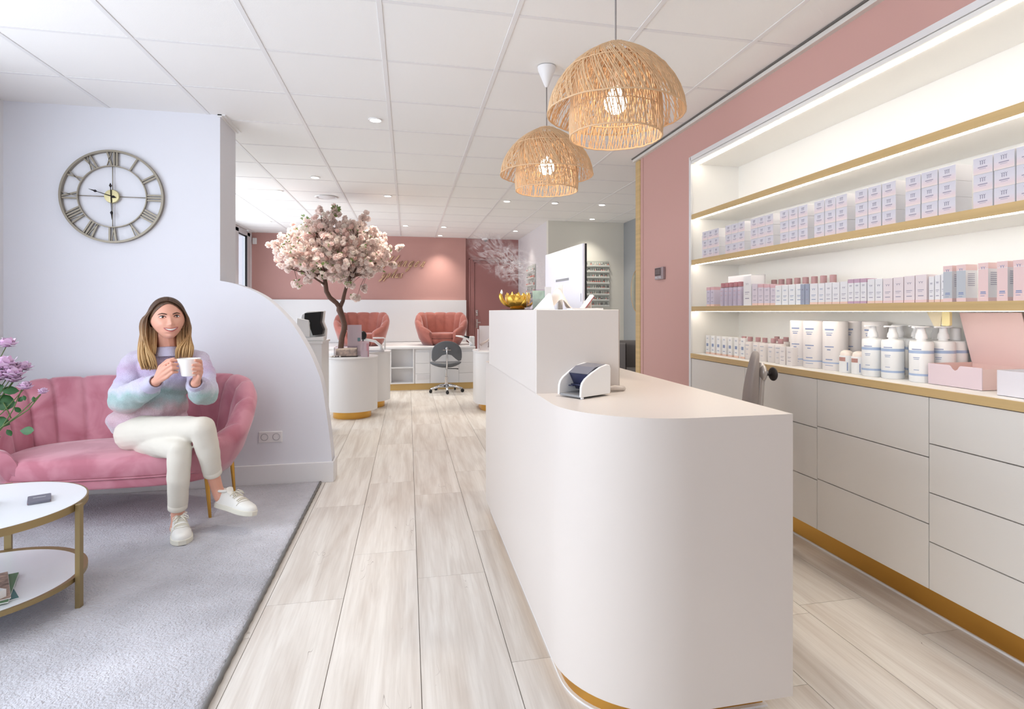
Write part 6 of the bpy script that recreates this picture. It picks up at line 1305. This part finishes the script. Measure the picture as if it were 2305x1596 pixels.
def flower_mesh(seed):
    r_ = random.Random(seed); B = MB()
    for ly, (n, el, L_) in enumerate(((7, .0, .031), (7, .5, .029), (6, 1.0, .024), (5, -.6, .026), (4, 1.35, .018))):
        for k in range(n):
            a = 2*pi*(k+r_.random()*.5)/n+ly*.7; e_ = el+r_.uniform(-.2, .2); d = Vector((cos(a)*cos(e_), sin(a)*cos(e_), sin(e_))); s_ = Vector((-sin(a), cos(a), 0)); nn = d.cross(s_)
            w_ = L_*.46; z = nn*(-L_*.22*r_.uniform(.5, 1.5))
            B.add([d*.004, d*L_*.5+s_*w_*.8+z, d*L_*.5+z*1.6, d*L_*.5-s_*w_*.8+z, d*L_+s_*w_*.55, d*L_*.92+z, d*L_-s_*w_*.55], [(0, 1, 2), (0, 2, 3), (1, 4, 5, 2), (2, 5, 6, 3)])
    return B
BL = mat('blossom_pink', (250, 222, 216), .7, sss=.2)
bn = BL.node_tree; oi = bn.nodes.new('ShaderNodeObjectInfo'); rp = bn.nodes.new('ShaderNodeValToRGB'); bn.links.new(oi.outputs['Random'], rp.inputs[0])
rp.color_ramp.elements[0].color = lin((254, 230, 224)); rp.color_ramp.elements[1].color = lin((255, 250, 244)); bn.links.new(rp.outputs[0], bn.nodes['Principled BSDF'].inputs['Base Color'])
def translucent(m):
    nt_ = m.node_tree; b_ = nt_.nodes['Principled BSDF']; tr_ = nt_.nodes.new('ShaderNodeBsdfTranslucent'); mx_ = nt_.nodes.new('ShaderNodeMixShader'); mx_.inputs[0].default_value = .55
    lk = b_.inputs['Base Color'].links
    if lk: nt_.links.new(lk[0].from_socket, tr_.inputs[0])
    nt_.links.new(b_.outputs[0], mx_.inputs[1]); nt_.links.new(tr_.outputs[0], mx_.inputs[2]); nt_.links.new(mx_.outputs[0], nt_.nodes['Material Output'].inputs[0]); b_.inputs['Subsurface Weight'].default_value = 0
translucent(BL)
protos = [flower_mesh(s_) for s_ in (1, 2, 3, 4)]
pts_.sort(key=lambda p: p.y); head_ = pts_[:300]; rest = pts_[300:]
fm = []
for B in protos:
    me = bpy.data.meshes.new('blossom'); me.from_pydata([tuple(v) for v in B.v], [], B.f); me.materials.append(BL); me.polygons.foreach_set('use_smooth', [True]*len(me.polygons)); fm.append(me)
for i, p in enumerate(head_):
    o = bpy.data.objects.new('blossom', fm[i % 4]); COL.objects.link(o); o.parent = tree; o.location = Vector((p.x, TY+p.y, p.z))-tree.location
    o.rotation_euler = (rb_.uniform(-1.2, 1.2), rb_.uniform(-1.2, 1.2), rb_.uniform(0, 6)); s_ = rb_.uniform(.85, 1.25); o.scale = (s_, s_, s_)
B = MB()
for i, p in enumerate(rest):
    M = Matrix.Translation((p.x, TY+p.y, p.z)) @ Euler((rb_.uniform(-3, 3), rb_.uniform(-3, 3), rb_.uniform(0, 6))).to_matrix().to_4x4() @ Matrix.Scale(rb_.uniform(.85, 1.3), 4)
    pr_ = protos[i % 4]; B.add([M @ Vector(v) for v in pr_.v], pr_.f)
BL2 = mat('blossom_pale', (255, 241, 236), .7, var=.03, vscale=9); translucent(BL2)
obj('blossom_mass', B, BL2, tree, smooth='all', kind='stuff')
B = MB()
for p in rb_.sample(pts_, 210)+[Vector((-.80+rb_.uniform(-.02, .02), rb_.uniform(-.05, .05), 2.30+.10*rb_.random())) for k in range(14)]+[Vector((-1.13+rb_.uniform(-.012, .012), 0, 2.12+.16*rb_.random())) for k in range(10)]:
    for k in range(3):
        a = rb_.uniform(0, 6.28); d = Vector((cos(a), sin(a)*.8, rb_.uniform(-.5, .9))).normalized(); s_ = d.cross(Vector((.2, 1, .4))).normalized(); L_ = rb_.uniform(.03, .055); q = Vector((p.x, TY+p.y, p.z))+d*.012
        B.add([q, q+d*L_*.5+s_*L_*.2, q+d*L_, q+d*L_*.5-s_*L_*.2], [(0, 1, 2, 3)])
obj('leaves', B, mat('fresh_leaf', (132, 158, 92), .55, var=.3, vscale=30), tree, kind='stuff')

# ------------------------------------------------------------------ drifting steam in front of the mauve door
m = bpy.data.materials.new('steam'); m.use_nodes = True; nt = m.node_tree; N = nt.nodes; L = nt.links; b = N['Principled BSDF']
b.inputs['Base Color'].default_value = (1, .96, .95, 1); b.inputs['Roughness'].default_value = 1; b.inputs['Specular IOR Level'].default_value = 0
tc = N.new('ShaderNodeTexCoord'); mp_ = N.new('ShaderNodeMapping'); mp_.inputs['Scale'].default_value = (7, 7, 12); L.new(tc.outputs['Object'], mp_.inputs[0])
ns = N.new('ShaderNodeTexNoise'); ns.inputs['Scale'].default_value = 1; ns.inputs['Detail'].default_value = 6; ns.inputs['Distortion'].default_value = 1.6; L.new(mp_.outputs[0], ns.inputs[0])
sb = N.new('ShaderNodeMath'); sb.operation = 'SUBTRACT'; sb.inputs[1].default_value = .5; L.new(ns.outputs[0], sb.inputs[0])
ab = N.new('ShaderNodeMath'); ab.operation = 'ABSOLUTE'; L.new(sb.outputs[0], ab.inputs[0])
mr = N.new('ShaderNodeMapRange'); mr.inputs['From Min'].default_value = .10; mr.inputs['From Max'].default_value = .0; L.new(ab.outputs[0], mr.inputs[0])
pw = N.new('ShaderNodeMath'); pw.operation = 'POWER'; pw.inputs[1].default_value = 2.2; L.new(mr.outputs[0], pw.inputs[0])
m3 = N.new('ShaderNodeMapping'); m3.inputs['Scale'].default_value = (2.9, 3, 6.2); L.new(tc.outputs['Object'], m3.inputs[0])
gt = N.new('ShaderNodeTexGradient'); gt.gradient_type = 'SPHERICAL'; L.new(m3.outputs[0], gt.inputs[0])
ml = N.new('ShaderNodeMath'); ml.operation = 'MULTIPLY'; L.new(pw.outputs[0], ml.inputs[0]); L.new(gt.outputs[0], ml.inputs[1])
m2 = N.new('ShaderNodeMath'); m2.operation = 'MULTIPLY'; m2.inputs[1].default_value = .5; L.new(ml.outputs[0], m2.inputs[0]); L.new(m2.outputs[0], b.inputs['Alpha'])
st_ = MB()
for q in range(4):     # four curled veils, one behind the other
    st_.grid([[(-.36+.72*i/30, -.12+.08*q+.05*sin(i*.35+q*1.7)+.03*sin(j*.7+q), -.17+.34*j/16+.02*sin(i*.3+q)) for j in range(17)] for i in range(31)])
o = obj('steam', st_, m, smooth='all', kind='stuff')
o.location = (.70, 4.05, 1.56); o.rotation_euler = (0, radians(30), radians(-8))
tag(o, 'wispy white steam drifting in front of the dark mauve door', 'steam')
